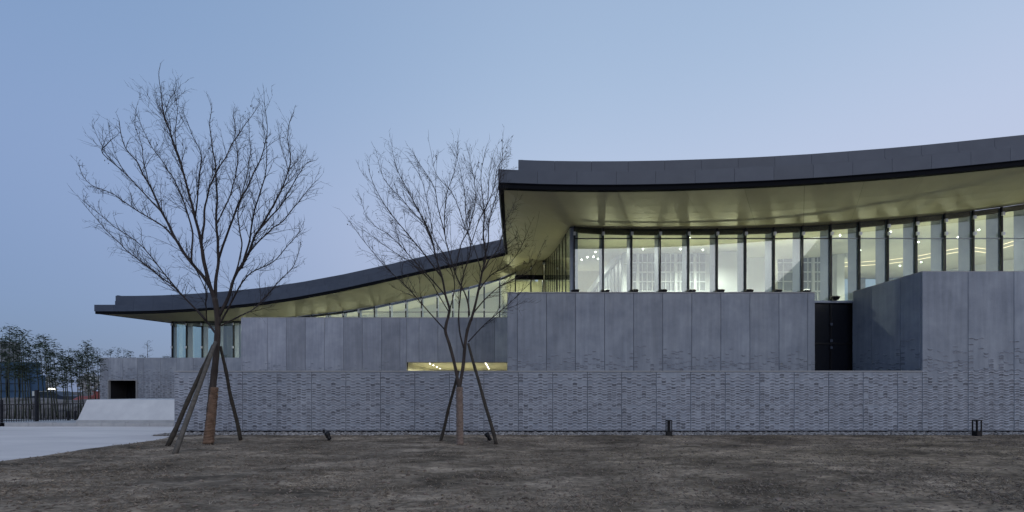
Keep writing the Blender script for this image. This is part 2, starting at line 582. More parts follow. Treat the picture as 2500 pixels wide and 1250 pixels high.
_rr = random.Random(3)
ROWS = []
_z = 0.07
while _z < 3.5:
    ROWS.append(_z)
    _z += _rr.choice((0.062, 0.075, 0.085, 0.1, 0.11))
_rm = {}


def density(z):
    if z < 1.55:
        return 1.0
    if z < 2.2:
        return 1.0 - 0.35 * (z - 1.55) / 0.65
    t = max(0.0, (3.4 - z) / 1.2)
    return 0.65 * t ** 1.2


def relief_mesh(w, z0, z1, variant):
    """courses of curved tile edges, crest and trough in turn, with darker tile faces and painted lip shade between them"""
    key = (round(w, 3), round(z0, 2), round(z1, 2), variant)
    if key in _rm:
        return _rm[key]
    rg_ = random.Random(variant * 91 + 5)
    nc = max(1, round(w / 0.1715))
    cw = w / nc
    b_ = MB()
    N = 6
    A = 0.026
    for c in range(nc):
        sg = 1 if c % 2 == 0 else -1
        bias = rg_.choice((-0.15, 0.0, 0.0, 0.2, 0.35))
        for k, zk in enumerate(ROWS):
            top = ROWS[k + 1] if k + 1 < len(ROWS) else zk + 0.09
            if zk - A < z0 + 0.01 or zk + A + 0.014 > z1 - 0.03:
                rg_.random(); rg_.random()
                continue
            on = rg_.random() < density(zk) * 0.96
            fill = rg_.random()
            x0 = c * cw
            wave = lambda t: sg * A * math.sin(math.pi * t)
            th = 0.016
            pr = 0.012
            if on:
                e0 = 0.004 / cw if c == 0 else 0.0
                e1 = 0.004 / cw if c == nc - 1 else 0.0
                vs, fs = [], []
                for i in range(N + 1):
                    t = e0 + (1 - e0 - e1) * i / N
                    x = x0 + t * cw
                    z = zk + wave(t)
                    vs += [(x, 0.001, z), (x, -pr, z + 0.001), (x, -pr * 0.75, z + th), (x, 0.001, z + th + 0.004)]
                for i in range(N):
                    a = i * 4
                    fs += [(a, a + 4, a + 5, a + 1), (a + 1, a + 5, a + 6, a + 2), (a + 2, a + 6, a + 7, a + 3)]
                fs += [(0, 1, 2, 3), (N * 4 + 3, N * 4 + 2, N * 4 + 1, N * 4)]
                b_.add(vs, fs, 0 if zk < 2.15 else 2)
                # the dark tile face; partial crescents paint in the shade under the tile lip
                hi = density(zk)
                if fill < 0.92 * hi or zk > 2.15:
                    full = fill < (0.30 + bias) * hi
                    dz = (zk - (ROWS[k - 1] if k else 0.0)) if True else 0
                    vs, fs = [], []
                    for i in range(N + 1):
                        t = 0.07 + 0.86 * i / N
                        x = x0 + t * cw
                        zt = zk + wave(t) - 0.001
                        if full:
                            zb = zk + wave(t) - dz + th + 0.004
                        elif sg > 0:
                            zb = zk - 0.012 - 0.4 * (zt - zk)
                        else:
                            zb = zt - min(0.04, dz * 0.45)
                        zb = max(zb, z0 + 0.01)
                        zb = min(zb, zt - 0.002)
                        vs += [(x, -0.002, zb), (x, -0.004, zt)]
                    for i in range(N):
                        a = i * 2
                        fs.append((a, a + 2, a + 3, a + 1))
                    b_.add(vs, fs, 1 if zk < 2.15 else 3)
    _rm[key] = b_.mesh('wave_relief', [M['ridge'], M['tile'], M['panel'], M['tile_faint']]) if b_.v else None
    return _rm[key]


GAP = 0.014


def wall_run(wall, y, rects, m, rot=0.0, origin=None, relief=True):
    """rects: (x0, x1, z0, z1) of single panels on a plane; each becomes a panel with its own relief"""
    for i, (x0, x1, z0, z1) in enumerate(rects):
        w = x1 - x0 - GAP
        h = z1 - z0 - 0.008
        if rot == 0.0:
            loc = (x0 + GAP / 2, y + _rr.uniform(0, 0.003), z0 + 0.004)
        else:
            loc = (y, x0 - GAP / 2, z0 + 0.004)       # plane x = y, running towards the camera from far end x0
            w = abs(x1 - x0) - GAP
        p = link('panel', panel_mesh(w, h, m), wall, loc, rot)
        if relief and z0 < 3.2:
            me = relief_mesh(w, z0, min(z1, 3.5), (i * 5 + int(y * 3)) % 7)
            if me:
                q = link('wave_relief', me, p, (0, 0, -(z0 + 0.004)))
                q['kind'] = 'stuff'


def px(x, r): return (x - CX) * r / S


D0 = F / S
ZP = EYE + (HZ - 905) / S                 # top of the low front wall
ZT = EYE + (HZ - 663) / S                 # top of the tall wall
BACK = 0.06

# low patterned front wall
plinth = tag(empty('front_wall', None, (0, 0, 0)), 'long low grey concrete wall with wave tile pattern above the gravel', 'wall', None, 'thing')
seams = [425, 508, 591.7, 675.9, 760, 844.2, 928.5, 1012.7, 1097, 1181.1, 1265.3, 1349.5, 1433.8, 1518, 1602.2, 1686.4, 1770.6, 1854.8, 1939, 2023.3, 2107.5, 2191.7, 2252]
rects = [(px(a, 1), px(b_, 1), 0.075, ZP - 0.05) for a, b_ in zip(seams, seams[1:])]
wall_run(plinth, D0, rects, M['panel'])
mb = MB()
mb.box(px(425, 1) + 0.02, px(2252, 1) - 0.01, D0 + BACK, D0 + 0.34, -0.05, ZP - 0.06)
mb.obj('core', M['joint'], plinth)
mb = MB()
for i in range(11):
    a = px(425, 1) + (px(2252, 1) - px(425, 1)) * i / 11
    b_ = px(425, 1) + (px(2252, 1) - px(425, 1)) * (i + 1) / 11
    m1 = MB(); m1.box(a + 0.004, b_ - 0.004, D0 - 0.012, D0 + 0.37, ZP - 0.042, ZP)
    m1.obj('coping_stone', M['coping'], plinth)

# tall wall at the right with its return
tall = tag(empty('tall_wall'), 'tall grey concrete wall with a dark return at the right edge', 'wall', None, 'thing')
sx = [2252, 2364, 2476, 2588, 2700, 2812]
rects = [(px(a, 1), px(b_, 1), 0.075, ZT) for a, b_ in zip(sx, sx[1:])]
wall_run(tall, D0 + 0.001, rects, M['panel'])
Xr = px(2252, 1)
ye = [1.206 * D0, 1.142 * D0, 1.057 * D0, D0 + 0.066]
wall_run(tall, Xr, [(a, b_, 0.6, ZT) for a, b_ in zip(ye, ye[1:])], M['panel'], rot=-math.pi / 2)
mb = MB()
mb.box(Xr + BACK + 0.002, px(2812, 1) - 0.01, D0 + BACK + 0.002, 1.206 * D0, -0.05, ZT - 0.012)
mb.obj('core', M['joint'], tall)
for i in range(4):
    a = Xr + (px(2812, 1) - Xr) * i / 4
    b_ = Xr + (px(2812, 1) - Xr) * (i + 1) / 4
    m1 = MB(); m1.box(a + 0.003, b_ - 0.003, D0 + 0.002, 1.205 * D0, ZT - 0.009, ZT + 0.016)
    m1.obj('coping_stone', M['coping'], tall)

# middle upper wall carrying the hall glazing
RU = 1.183
ZU = EYE + (HZ - 713) * RU / S
upper = tag(empty('upper_wall'), 'plain grey concrete panel wall beneath the tall lit hall windows', 'wall', None, 'thing')
sx = [1238, 1263, 1334, 1405, 1476, 1547, 1618, 1689, 1760, 1831, 1902, 1972, 1990]
rects = [(px(a, RU), px(b_, RU), 0.6, ZU - 0.045) for a, b_ in zip(sx, sx[1:])]
wall_run(upper, RU * D0, rects, M['panel'])
mb = MB()
mb.box(px(1238, RU) + 0.02, px(1990, RU) - 0.01, RU * D0 + BACK, RU * D0 + 0.30, 0.0, ZU - 0.05)
mb.obj('core', M['joint'], upper)
for i in range(6):
    a = px(1238, RU) + (px(1990, RU) - px(1238, RU)) * i / 6
    b_ = px(1238, RU) + (px(1990, RU) - px(1238, RU)) * (i + 1) / 6
    m1 = MB(); m1.box(a + 0.003, b_ - 0.003, RU * D0 - 0.012, RU * D0 + 0.33, ZU - 0.038, ZU)
    m1.obj('coping_stone', M['coping'], upper)

# set-back wall on the left, with the lit slot at its foot
RB = 1.806
ZB = EYE + (HZ - 775) * RB / S
ZS = EYE + (HZ - 884.5) * RB / S
setback = tag(empty('setback_wall'), 'set-back wall of mottled grey panels behind the two bare trees', 'wall', None, 'thing')
sx = [591, 653, 699, 745.6, 792, 838, 884.5, 931, 976.5, 1023, 1069, 1115.5, 1162, 1208, 1254, 1300]
rects = []
for a, b_ in zip(sx, sx[1:]):
    if b_ <= 976.6:
        rects.append((px(a, RB), px(b_, RB), 1.0, ZB - 0.02))
    elif a < 993 < b_:
        rects.append((px(a, RB), px(993, RB), 1.0, ZB - 0.02))
        rects.append((px(993, RB), px(b_, RB), ZS, ZB - 0.02))
    else:
        rects.append((px(a, RB), px(b_, RB), ZS, ZB - 0.02))
wall_run(setback, RB * D0, rects, M['panel_back'])
mb = MB()
mb.box(px(591, RB) + 0.02, px(993, RB), RB * D0 + BACK, RB * D0 + 0.32, 0.0, ZB - 0.03)
mb.box(px(993, RB) + 0.001, px(1300, RB), RB * D0 + BACK, RB * D0 + 0.32, ZS + 0.006, ZB - 0.03)
mb.obj('core', M['joint'], setback)
m1 = MB(); m1.box(px(591, RB) - 0.01, px(1300, RB), RB * D0 - 0.01, RB * D0 + 0.34, ZB - 0.02, ZB + 0.012)
m1.obj('coping', M['coping'], setback)
m1 = MB(); m1.box(px(591, RB) - 0.065, px(591, RB) - 0.004, RB * D0 + 0.004, RB * D0 + 0.5, 0.0, ZB - 0.026)
m1.obj('end_panel', M['panel_back'], setback)

# low wall with the square niche at the far left
RN = 2.07
ZN = EYE + (HZ - 873) * RN / S
niche = tag(empty('niche_wall'), 'low grey panel wall with a dark rectangular niche at far left', 'wall', None, 'thing')
zn0, zn1 = EYE + (HZ - 976) * RN / S, EYE + (HZ - 927) * RN / S
rects = [(px(243, RN), px(264, RN), 0.05, ZN)]
for a, b_ in ((264, 299.5), (299.5, 335)):
    rects.append((px(a, RN), px(b_, RN), zn1, ZN))
    rects.append((px(a, RN), px(b_, RN), 0.05, zn0))
sx = [335, 350, 391, 431.5, 472, 512.5, 553, 594, 634]
rects += [(px(a, RN), px(b_, RN), 0.05, ZN) for a, b_ in zip(sx, sx[1:])]
wall_run(niche, RN * D0, rects, M['panel'])
mb = MB()
xa, xb = px(264, RN), px(335, RN)
yb = RN * D0
mb.box(px(243, RN) + 0.02, xa, yb + BACK, yb + 1.6, 0.0, ZN - 0.01)
mb.box(xb, px(634, RN), yb + BACK, yb + 0.4, 0.0, ZN - 0.01)
mb.box(xa + 0.001, xb - 0.001, yb + BACK, yb + 1.6, zn1 + 0.005, ZN - 0.01)
mb.box(xa + 0.001, xb - 0.001, yb + BACK, yb + 1.6, 0.0, zn0 - 0.005)
mb.obj('core', M['joint'], niche)
mb = MB()
mb.box(xa + 0.03, xb - 0.03, yb + 1.3, yb + 1.36, zn0, zn1)
mb.obj('niche_back', M['black_glass'], niche)
mb = MB()
t = 0.06
mb.box(xa, xb, yb - 0.05, yb + 0.12, zn1 - t, zn1 - 0.002)
mb.box(xa, xb, yb - 0.05, yb + 0.12, zn0 + 0.002, zn0 + t)
mb.box(xa, xa + t, yb - 0.048, yb + 0.12, zn0 + t, zn1 - t)
mb.box(xb - t, xb, yb - 0.048, yb + 0.12, zn0 + t, zn1 - t)
mb.obj('niche_frame', M['coping'], niche)

# pale battered block on the kerb
RK = 1.25
blk = MB()
yk = KERB_Y + 0.18
bx0, bx1 = px(188, KERB_Y / D0 * 1.01), -11.0
tx0 = px(212, (yk + 0.45) / D0)
zt_ = EYE + (HZ - 975.5) * RK / S
blk.hexa([(bx0, yk, 0.25), (bx1, yk, 0.25), (bx1, yk + 3.0, 0.25), (bx0 - 0.2, yk + 3.0, 0.25), (tx0, yk + 0.45, zt_), (bx1, yk + 0.45, zt_), (bx1, yk + 2.8, zt_), (tx0, yk + 2.8, zt_)])
block = tag(blk.obj('ramp_block', M['block']), 'pale sloped concrete block standing on the kerb at the left', 'concrete block')
mb = MB()
mb.box(bx0 - 0.03, bx1, yk - 0.03, yk + 3.0, 0.14, 0.25)
mb.obj('base_course', M['kerb'], block)

# ------------------------------------------------------------------ the building
bld = tag(empty('museum_building', None, (0, D0, 0)), 'long low modern building with upswept dark roof and lit glass halls', 'building')
BO = Vector((0, D0, 0))


def part(name, mb_, m, parent):
    """mesh in world metres, parented below the building whose empties all sit at BO"""
    if not isinstance(m, (list, tuple)):
        m = [m]
    mb_.v = [(p[0] - BO.x, p[1] - BO.y, p[2] - BO.z) for p in mb_.v]
    return link(name, mb_.mesh(name, m), parent)


def group(name):
    return empty(name, bld)


# eaves as one path: low roof from left to right, out along the step, then the high roof to the right
def strip(parent, name, m, pts_of, a0, a1, n_seg, d0, d1, h0, h1):
    """one fascia piece between parameters a0, a1: pts_of(a, depth) -> (X, Yu, h)"""
    mb_ = MB()
    for i in range(n_seg):
        u0 = a0 + (a1 - a0) * i / n_seg
        u1 = a0 + (a1 - a0) * (i + 1) / n_seg
        q = []
        for hh in (h0, h1):
            for u, d in ((u0, d0), (u1, d0), (u1, d1), (u0, d1)):
                X, Yu, h = pts_of(u, d)
                q.append(V(X, Yu, h + hh))
        mb_.hexa(q)
    return part(name, mb_, m, parent)


def pt_front(X, d): return (X, YF + d, h_front(X))
def pt_side(r, d): return (XL + d, F * r, h_side(r))
def pt_wing(X, d): return (X, YW + d, h_wing(X))
def pt_left(r, d): return (WXL + d, F * r, interp(T_SIDEL, r))


fascia = group('roof_fascia')
SB = 50.0
g = 0.6


def run(pts_of, a0, a1, step, inset0, inset1, unit=1.0, flip=False):
    n_ = max(1, round(abs(a1 - a0) / step))
    for i in range(n_):
        u0 = a0 + (a1 - a0) * i / n_
        u1 = a0 + (a1 - a0) * (i + 1) / n_
        gg = g * unit
        strip(fascia, 'fascia_panel', M['roof_metal'], pts_of, u0 + gg / 2, u1 - gg / 2, 2, 0, 5 * 1.0, 0.0, 32.0)
    strip(fascia, 'drip_trim', M['dark_trim'], pts_of, a0, a1, n_ * 2, 4.5, 14.0, -11.5, -0.3)
    strip(fascia, 'ledge', M['roof_metal'], pts_of, a0, a1, n_ * 2, 5.2, SB + 6, 26.0, 30.5)
    b0, b1 = a0 + inset0, a1 + inset1
    n_ = max(1, round(abs(b1 - b0) / (step * 0.99)))
    for i in range(n_):
        u0 = b0 + (b1 - b0) * i / n_
        u1 = b0 + (b1 - b0) * (i + 1) / n_
        gg = g * unit
        strip(fascia, 'upper_fascia_panel', M['roof_metal'], pts_of, u0 + gg / 2, u1 - gg / 2, 2, SB, SB + 5, 30.8, 62.0)
        strip(fascia, 'parapet_cap', M['roof_metal'], pts_of, u0 + gg / 2, u1 - gg / 2, 2, SB + 2.5, SB + 12, 62.6, 88.0)


run(pt_front, XL, XR, 96.5, SB, 0)
run(pt_side, FRONT_R + 5 / F, WING_R, 96.0 / F, SB / F, SB / F, 1 / F)
run(pt_wing, WXL, XL, 96.5, SB, SB)
run(pt_left, WING_R + 5 / F, 3.0, 110.0 / F, SB / F, 0, 1 / F)

# roof sheet behind the parapet
rc = MB()
def loft(mb_, rows, mi=0, smooth=True):
    nr, nc = len(rows), len(rows[0])
    mb_.add([p for r_ in rows for p in r_], [(i * nc + j, i * nc + j + 1, (i + 1) * nc + j + 1, (i + 1) * nc + j) for i in range(nr - 1) for j in range(nc - 1)], mi, smooth)
rows = []
for k in range(7):
    t = k / 6
    row = []
    for i in range(31):
        X = XL + SB + 8 + (XR - XL - SB - 8) * i / 30
        Yu = YF + SB + 10 + (2750 - YF - SB - 10) * t
        row.append(V(X, Yu, h_front(X) + 84 + (h_side(min(2.2, Yu / F)) - 510) * 1.0 + 40 * t))
    rows.append(row)
loft(rc, rows)
rows = []
for k in range(4):
    t = k / 3
    row = []
    for i in range(31):
        X = WXL + SB + 8 + (XL + SB + 20 - WXL - SB) * i / 30
        Yu = YW + SB + 10 + (2950 - YW - SB - 10) * t
        row.append(V(X, Yu, h_wing(X) + 84 + 150 * t))
    rows.append(row)
loft(rc, rows)
part('roof_sheet', rc, M['roof_top'], bld)

# soffit panels
soffit = group('soffit')


def lerp(a, b_, t): return a + (b_ - a) * t


def sof_front(s, t):
    Xe, Xg = lerp(XL + 12, XR, s), lerp(XG, XR, s)
    return V(lerp(Xe, Xg, t), lerp(YF + 12, YG, t), lerp(h_front(Xe) - 9, g_front(Xg), t) - 5 * math.sin(math.pi * t))


def sof_side(s, t):
    re_, rg_ = lerp(FRONT_R + 12 / F, WING_R + 12 / F, s), lerp(GLASS_R, WGLASS_R, s)
    return V(lerp(XL + 12, XG, t), F * lerp(re_, rg_, t), lerp(h_side(min(re_, 1.99)) - 9, g_side(rg_), t) - 5 * math.sin(math.pi * t))


def sof_wing(s, t):
    Xe, Xg = lerp(WXL + 12, XL + 12, s), lerp(WXG, XG, s)
    return V(lerp(Xe, Xg, t), lerp(YW + 12, YWG, t), lerp(h_wing(Xe) - 9, g_wing(Xg), t) - 4 * math.sin(math.pi * t))


def sof_left(s, t):
    re_, rg_ = lerp(WING_R + 12 / F, 3.0, s), lerp(WGLASS_R, 3.0, s)
    return V(lerp(WXL + 12, WXG, t), F * lerp(re_, rg_, t), lerp(interp(T_SIDEL, re_) - 9, 374 + (rg_ - 2.2) * 95, t))


def soffit_run(fn, ns, nt, length, depth):
    for i in range(ns):
        for j in range(nt):
            gs, gt = 0.35 / length, 0.35 / depth
            s0, s1 = i / ns + (gs if i else 0), (i + 1) / ns - (gs if i < ns - 1 else 0)
            t0, t1 = j / nt + (gt if j else 0), (j + 1) / nt - (gt if j < nt - 1 else 0)
            a, b_ = 4, 3
            vs = []
            for lift in (0.0, 0.012):
                for q in range(b_ + 1):
                    for p in range(a + 1):
                        v = fn(lerp(s0, s1, p / a), lerp(t0, t1, q / b_))
                        vs.append((v.x, v.y, v.z + lift))
            o = (a + 1) * (b_ + 1)
            fs = []
            for q in range(b_):
                for p in range(a):
                    k = q * (a + 1) + p
                    fs.append((k, k + a + 1, k + a + 2, k + 1))
                    fs.append((o + k, o + k + 1, o + k + a + 2, o + k + a + 1))
            mb_ = MB(); mb_.add(vs, fs)
            part('soffit_panel', mb_, M['soffit'], soffit)
    mb_ = MB()
    loft(mb_, [[fn(p / (ns * 4), q / 8) + Vector((0, 0, 0.035)) for p in range(ns * 4 + 1)] for q in range(9)])
    part('soffit_backing', mb_, M['joint'], soffit)


soffit_run(sof_front, 18, 2, XR - XL, 200)
soffit_run(sof_side, 6, 2, 940, 200)
soffit_run(sof_wing, 13, 2, 2000, 200)
soffit_run(sof_left, 4, 1, 900, 200)

# ---------------------------------------------------------------- hall glazing (front)
UP_COL = (1.0, 0.92, 0.58)


def spot(name, loc, target, power, size, parent, col=UP_COL, blend=1.0, radius=0.06):
    li = bpy.data.lights.new(name, 'SPOT')
    li.energy = power
    li.spot_size = math.radians(size)
    li.spot_blend = blend
    li.shadow_soft_size = radius
    li.color = col
    o = bpy.data.objects.new(name, li)
    COL.objects.link(o)
    o.location = loc - BO
    o.rotation_euler = (loc - target).to_track_quat('Z', 'Y').to_euler()
    o.parent = parent
    return o


def point(name, loc, power, parent, col=(1.0, 0.94, 0.8), radius=0.2):
    li = bpy.data.lights.new(name, 'POINT')
    li.energy = power
    li.shadow_soft_size = radius
    li.color = col
    o = bpy.data.objects.new(name, li)
    COL.objects.link(o)
    o.location = loc - BO
    o.parent = parent
    return o


def prism_x(mb_, x0, x1, y0, y1, z00, z01, z10, z11, mi=0):
    """box whose bottom (z00 at x0, z01 at x1) and top (z10, z11) may slope"""
    mb_.hexa([(x0, y0, z00), (x1, y0, z01), (x1, y1, z01), (x0, y1, z00), (x0, y0, z10), (x1, y0, z11), (x1, y1, z11), (x0, y1, z10)], mi)


def zh(h): return EYE + h / S


hall_gl = group('hall_glazing')
SILL = 267.0
TRAN = 452.0
mull_x = [XG + 12] + [269.3 + 84.06 * k for k in range(30) if 269.3 + 84.06 * k < XR]
yg = YG / S
for i, X in enumerate(mull_x):
    hh = g_front(X)
    mb = MB(); mb.box(X / S - 0.028, X / S + 0.028, yg - 0.075, yg - 0.005, zh(SILL), zh(hh) - 0.01)
    part('mullion', mb, M['mullion'], hall_gl)
    w = 0.16 if i == 0 else 0.06
    dpt = 0.16 if i == 0 else 0.42
    mb = MB(); mb.box(X / S - w, X / S + w, yg + 0.03, yg + 0.03 + dpt, zh(SILL), zh(hh) - 0.02)
    part('fin', mb, M['fin'], hall_gl)
    for zz in ([TRAN + 12, hh - 22] if hh > TRAN + 50 else [TRAN + 12]):
        mb = MB(); mb.box(X / S - 0.05, X / S + 0.05, yg - 0.13, yg - 0.076, zh(zz) - 0.07, zh(zz) + 0.07)
        part('clamp', mb, M['clamp'], hall_gl)
    if i + 1 < len(mull_x):
        X2 = mull_x[i + 1]
        x0, x1 = X / S + 0.029, X2 / S - 0.029
        h2 = g_front(X2)
        mb = MB(); mb.box(x0, x1, yg - 0.015, yg, zh(SILL), zh(TRAN) - 0.02)
        part('pane', mb, M['glass'], hall_gl)
        mb = MB(); prism_x(mb, x0, x1, yg - 0.015, yg, zh(TRAN) + 0.02, zh(TRAN) + 0.02, zh(hh) - 0.02, zh(h2) - 0.02)
        part('pane', mb, M['glass'], hall_gl)
        mb = MB(); mb.box(x0, x1, yg - 0.03, yg + 0.04, zh(TRAN) - 0.018, zh(TRAN) + 0.018)
        part('transom', mb, M['mullion'] if X < 900 else M['fin'], hall_gl)
        mb = MB(); prism_x(mb, x0, x1, yg + 0.03, yg + 0.16, zh(hh - 14), zh(h2 - 14), zh(hh), zh(h2))
        part('head_beam', mb, M['dark_trim'], hall_gl)
mb = MB(); mb.box(mull_x[0] / S - 0.17, mull_x[-1] / S, yg - 0.09, yg + 0.45, zh(SILL) - 0.09, zh(SILL) - 0.002)
part('sill', mb, M['fin'], hall_gl)


def uplight(loc, parent, aim, power, size=95):
    """a pair of small black floodlights on a foot"""
    mb_ = MB()
    x, y, z = loc
    mb_.box(x - 0.10, x + 0.12, y - 0.03, y + 0.03, z, z + 0.025)
    for dx, sc in ((-0.085, 0.75), (0.085, 1.1)):
        c = Vector((x + dx, y, z + 0.105))
        d = (aim - c).normalized()
        sx_ = Vector((1, 0, 0)); sy_ = d.cross(sx_).normalized(); sx_ = sy_.cross(d).normalized()
        a, hgt = 0.088 * sc, 0.066 * sc
        q = []
        for k, s_ in ((-hgt, 0.75), (hgt, 1.0)):
            for u, v in ((-1, -1), (1, -1), (1, 1), (-1, 1)):
                q.append(c + d * k + sx_ * (u * a * s_) + sy_ * (v * a * s_))
        mb_.hexa(q)
        mb_.box(x + dx - 0.012, x + dx + 0.012, y - 0.01, y + 0.01, z + 0.02, z + 0.07)
    o = part('uplight', mb_, M['black'], parent)
    for dx in (-0.1, 0.1):
        spot('uplight_beam', Vector((x + dx, y - 0.02, z + 0.17)), aim + Vector((dx * 6, 0, 0)), power, size, parent)
    return o


for i, X in enumerate(mull_x):
    on_parapet = X < 872
    z = ZU if on_parapet else zh(SILL) - 0.002
    y = RU * D0 + 0.28 if on_parapet else yg - 0.14
    loc = Vector((X / S + (0.05 if i else 0.0), y, z))
    uplight(loc, hall_gl, Vector((X / S, yg - 1.5, zh(g_front(X)) + 0.2)), 1.5)

# hall side glazing, running back from the corner
side_gl = group('hall_side_glazing')
xs = XG / S
rs = [GLASS_R + 0.012 + 0.0885 * k for k in range(12)]
for i, r in enumerate(rs):
    if r > WGLASS_R - 0.01:
        break
    y0 = r * D0
    if i:
        mb = MB(); mb.box(xs - 0.02, xs + 0.05, y0 - 0.012, y0 + 0.012, zh(150), zh(g_side(r)) - 0.01)
        part('mullion', mb, M['mullion'], side_gl)
    r2 = min(r + 0.0885, WGLASS_R - 0.004)
    y1 = r2 * D0
    mb = MB()
    a0, a1 = zh(g_side(r)) - 0.03, zh(g_side(r2)) - 0.03
    zb = zh(150)
    mb.hexa([(xs, y0 + 0.013, zb), (xs + 0.014, y0 + 0.013, zb), (xs + 0.014, y1 - 0.013, zb), (xs, y1 - 0.013, zb), (xs, y0 + 0.013, a0), (xs + 0.014, y0 + 0.013, a0), (xs + 0.014, y1 - 0.013, a1), (xs, y1 - 0.013, a1)])
    part('pane', mb, M['glass'], side_gl)
    mb = MB()
    mb.hexa([(xs + 0.02, y0, a0 - 0.16), (xs + 0.12, y0, a0 - 0.16), (xs + 0.12, y1, a1 - 0.16), (xs + 0.02, y1, a1 - 0.16), (xs + 0.02, y0, a0 + 0.02), (xs + 0.12, y0, a0 + 0.02), (xs + 0.12, y1, a1 + 0.02), (xs + 0.02, y1, a1 + 0.02)])
    part('head_beam', mb, M['dark_trim'], side_gl)

# low wing glazing
wing_gl = group('wing_glazing')
yw = YWG / S
WS = 140.0
wx = [WXG + 8]
X = WXG + 84.0
while X < 176:
    wx.append(X)
    X += 84.0
wx.append(167.0)
for i, X in enumerate(wx):
    hh = g_wing(X)
    beam = 616.0 if X > -45 else None      # solid panel over a level beam in the inner corner
    mb = MB(); mb.box(X / S - 0.035, X / S + 0.035, yw - 0.08, yw - 0.005, zh(WS), zh(hh) - 0.01)
    part('mullion', mb, M['mullion'], wing_gl)
    mb = MB(); mb.box(X / S - (0.14 if i == 0 else 0.05), X / S + (0.14 if i == 0 else 0.05), yw + 0.03, yw + (0.2 if i == 0 else 0.5), zh(WS), zh(hh) - 0.02)
    part('fin', mb, M['fin'], wing_gl)
    for zz in (hh - 18, 436.0 if X > -950 else 235.0):
        if zz < hh - 4:
            mb = MB(); mb.box(X / S - 0.055, X / S + 0.055, yw - 0.14, yw - 0.081, zh(zz) - 0.08, zh(zz) + 0.08)
            part('clamp', mb, M['clamp'], wing_gl)
    if i + 1 < len(wx):
        X2 = wx[i + 1]
        h2 = g_wing(X2)
        x0, x1 = X / S + 0.036, X2 / S - 0.036
        if beam:
            mb = MB(); mb.box(x0, x1, yw - 0.015, yw, zh(WS), zh(600))
            part('pane', mb, M['glass'], wing_gl)
            mb = MB(); mb.box(x0 - 0.03, x1 + 0.03, yw - 0.1, yw + 0.1, zh(600), zh(beam + 6))
            part('head_beam', mb, M['dark_trim'], wing_gl)
            mb = MB(); prism_x(mb, x0 - 0.03, x1 + 0.03, yw - 0.06, yw + 0.06, zh(beam + 6.2), zh(beam + 6.2), zh(max(beam + 8, hh - 1)), zh(max(beam + 8, h2 - 1)))
            part('spandrel_panel', mb, M['soffit'], wing_gl)
        else:
            lo = 425.0
            if min(hh, h2) > lo + 15:
                mb = MB(); mb.box(x0, x1, yw - 0.015, yw, zh(WS), zh(lo) - 0.02)
                part('pane', mb, M['glass'], wing_gl)
                mb = MB(); prism_x(mb, x0, x1, yw - 0.015, yw, zh(lo) + 0.02, zh(lo) + 0.02, zh(hh) - 0.02, zh(h2) - 0.02)
                part('pane', mb, M['glass'], wing_gl)
                mb = MB(); mb.box(x0, x1, yw - 0.04, yw + 0.04, zh(lo) - 0.025, zh(lo) + 0.02)
                part('transom', mb, M['fin'], wing_gl)
            else:
                mb = MB(); prism_x(mb, x0, x1, yw - 0.015, yw, zh(WS), zh(WS), zh(hh) - 0.02, zh(h2) - 0.02)
                part('pane', mb, M['glass'], wing_gl)
            mb = MB(); prism_x(mb, x0, x1, yw + 0.03, yw + 0.16, zh(hh - 10), zh(h2 - 10), zh(hh), zh(h2))
            part('head_beam', mb, M['dark_trim'], wing_gl)
for k in range(6):  # uplights added along the side glass to brighten the side soffit
    r = 1.36 + 0.15 * k
    uplight(Vector((XG / S - 0.35, r * D0, zh(150))), side_gl, Vector((XG / S - 1.7, r * D0, zh(g_side(r)) + 0.3)), 15.0 + 7.0 * k, 110)

# ---------------------------------------------------------------- interiors


def ceil_hall(X, r):
    k = min(1.0, max(0.0, (X - 700) / 900))
    return g_front(min(max(X, XG), 1900)) - 6 + (g_side(min(r, 2.9)) - 488) * (0.92 - 0.47 * k)


def ceil_wing(X, r):
    return g_wing(min(max(X, WXG), XG)) - 6 + (r - 2.2) * 190


hall = group('hall_interior')
rows = [[V(XG + 4 + (XR - XG - 4) * i / 24, F * (1.235 + (2.86 - 1.235) * k / 12), ceil_hall(XG + 4 + (XR - XG - 4) * i / 24, 1.235 + (2.86 - 1.235) * k / 12)) for i in range(25)] for k in range(13)]
mb = MB(); loft(mb, [[p for p in r_] for r_ in rows]); loft(mb, [[p + Vector((0, 0, 0.05)) for p in r_] for r_ in rows])
part('ceiling', mb, M['ceiling'], hall)
mb = MB(); mb.box(XG / S + 0.02, XR / S, yg + 0.05, 2.86 * D0, zh(SILL) - 0.4, zh(SILL) - 0.1)
part('floor', mb, M['inner_floor'], hall)
# far wall: piers and a header, open to the sky between
yb_ = 2.8 * D0
for k in range(5):
    X0 = 2180 + k * 190
    mb = MB(); mb.box(X0 / S, (X0 + 46) / S, yb_, yb_ + 0.5, zh(SILL) - 0.1, zh(960))
    part('pier', mb, M['fin'], hall)
mb = MB(); mb.box(180 / S, 3000 / S, yb_ + 0.05, yb_ + 0.4, zh(800), zh(1100))
part('header_wall', mb, M['ceiling'], hall)
mb = MB(); mb.box(180 / S, 2179 / S, yb_ + 0.05, yb_ + 0.4, zh(SILL) - 0.1, zh(800) - 0.002)
part('far_wall', mb, M['ceiling'], hall)
mb = MB(); mb.box(2180 / S, 3000 / S, yb_ + 0.2, yb_ + 0.22, zh(SILL), zh(800))
part('far_pane', mb, M['glass'], hall)
mb = MB(); mb.box(XR / S + 0.02, XR / S + 0.2, yg, yb_, zh(SILL) - 0.4, zh(740))
part('end_wall', mb, M['white'], hall)

# glazed room inside the hall: gridded front and side screens
screen = group('inner_screen')


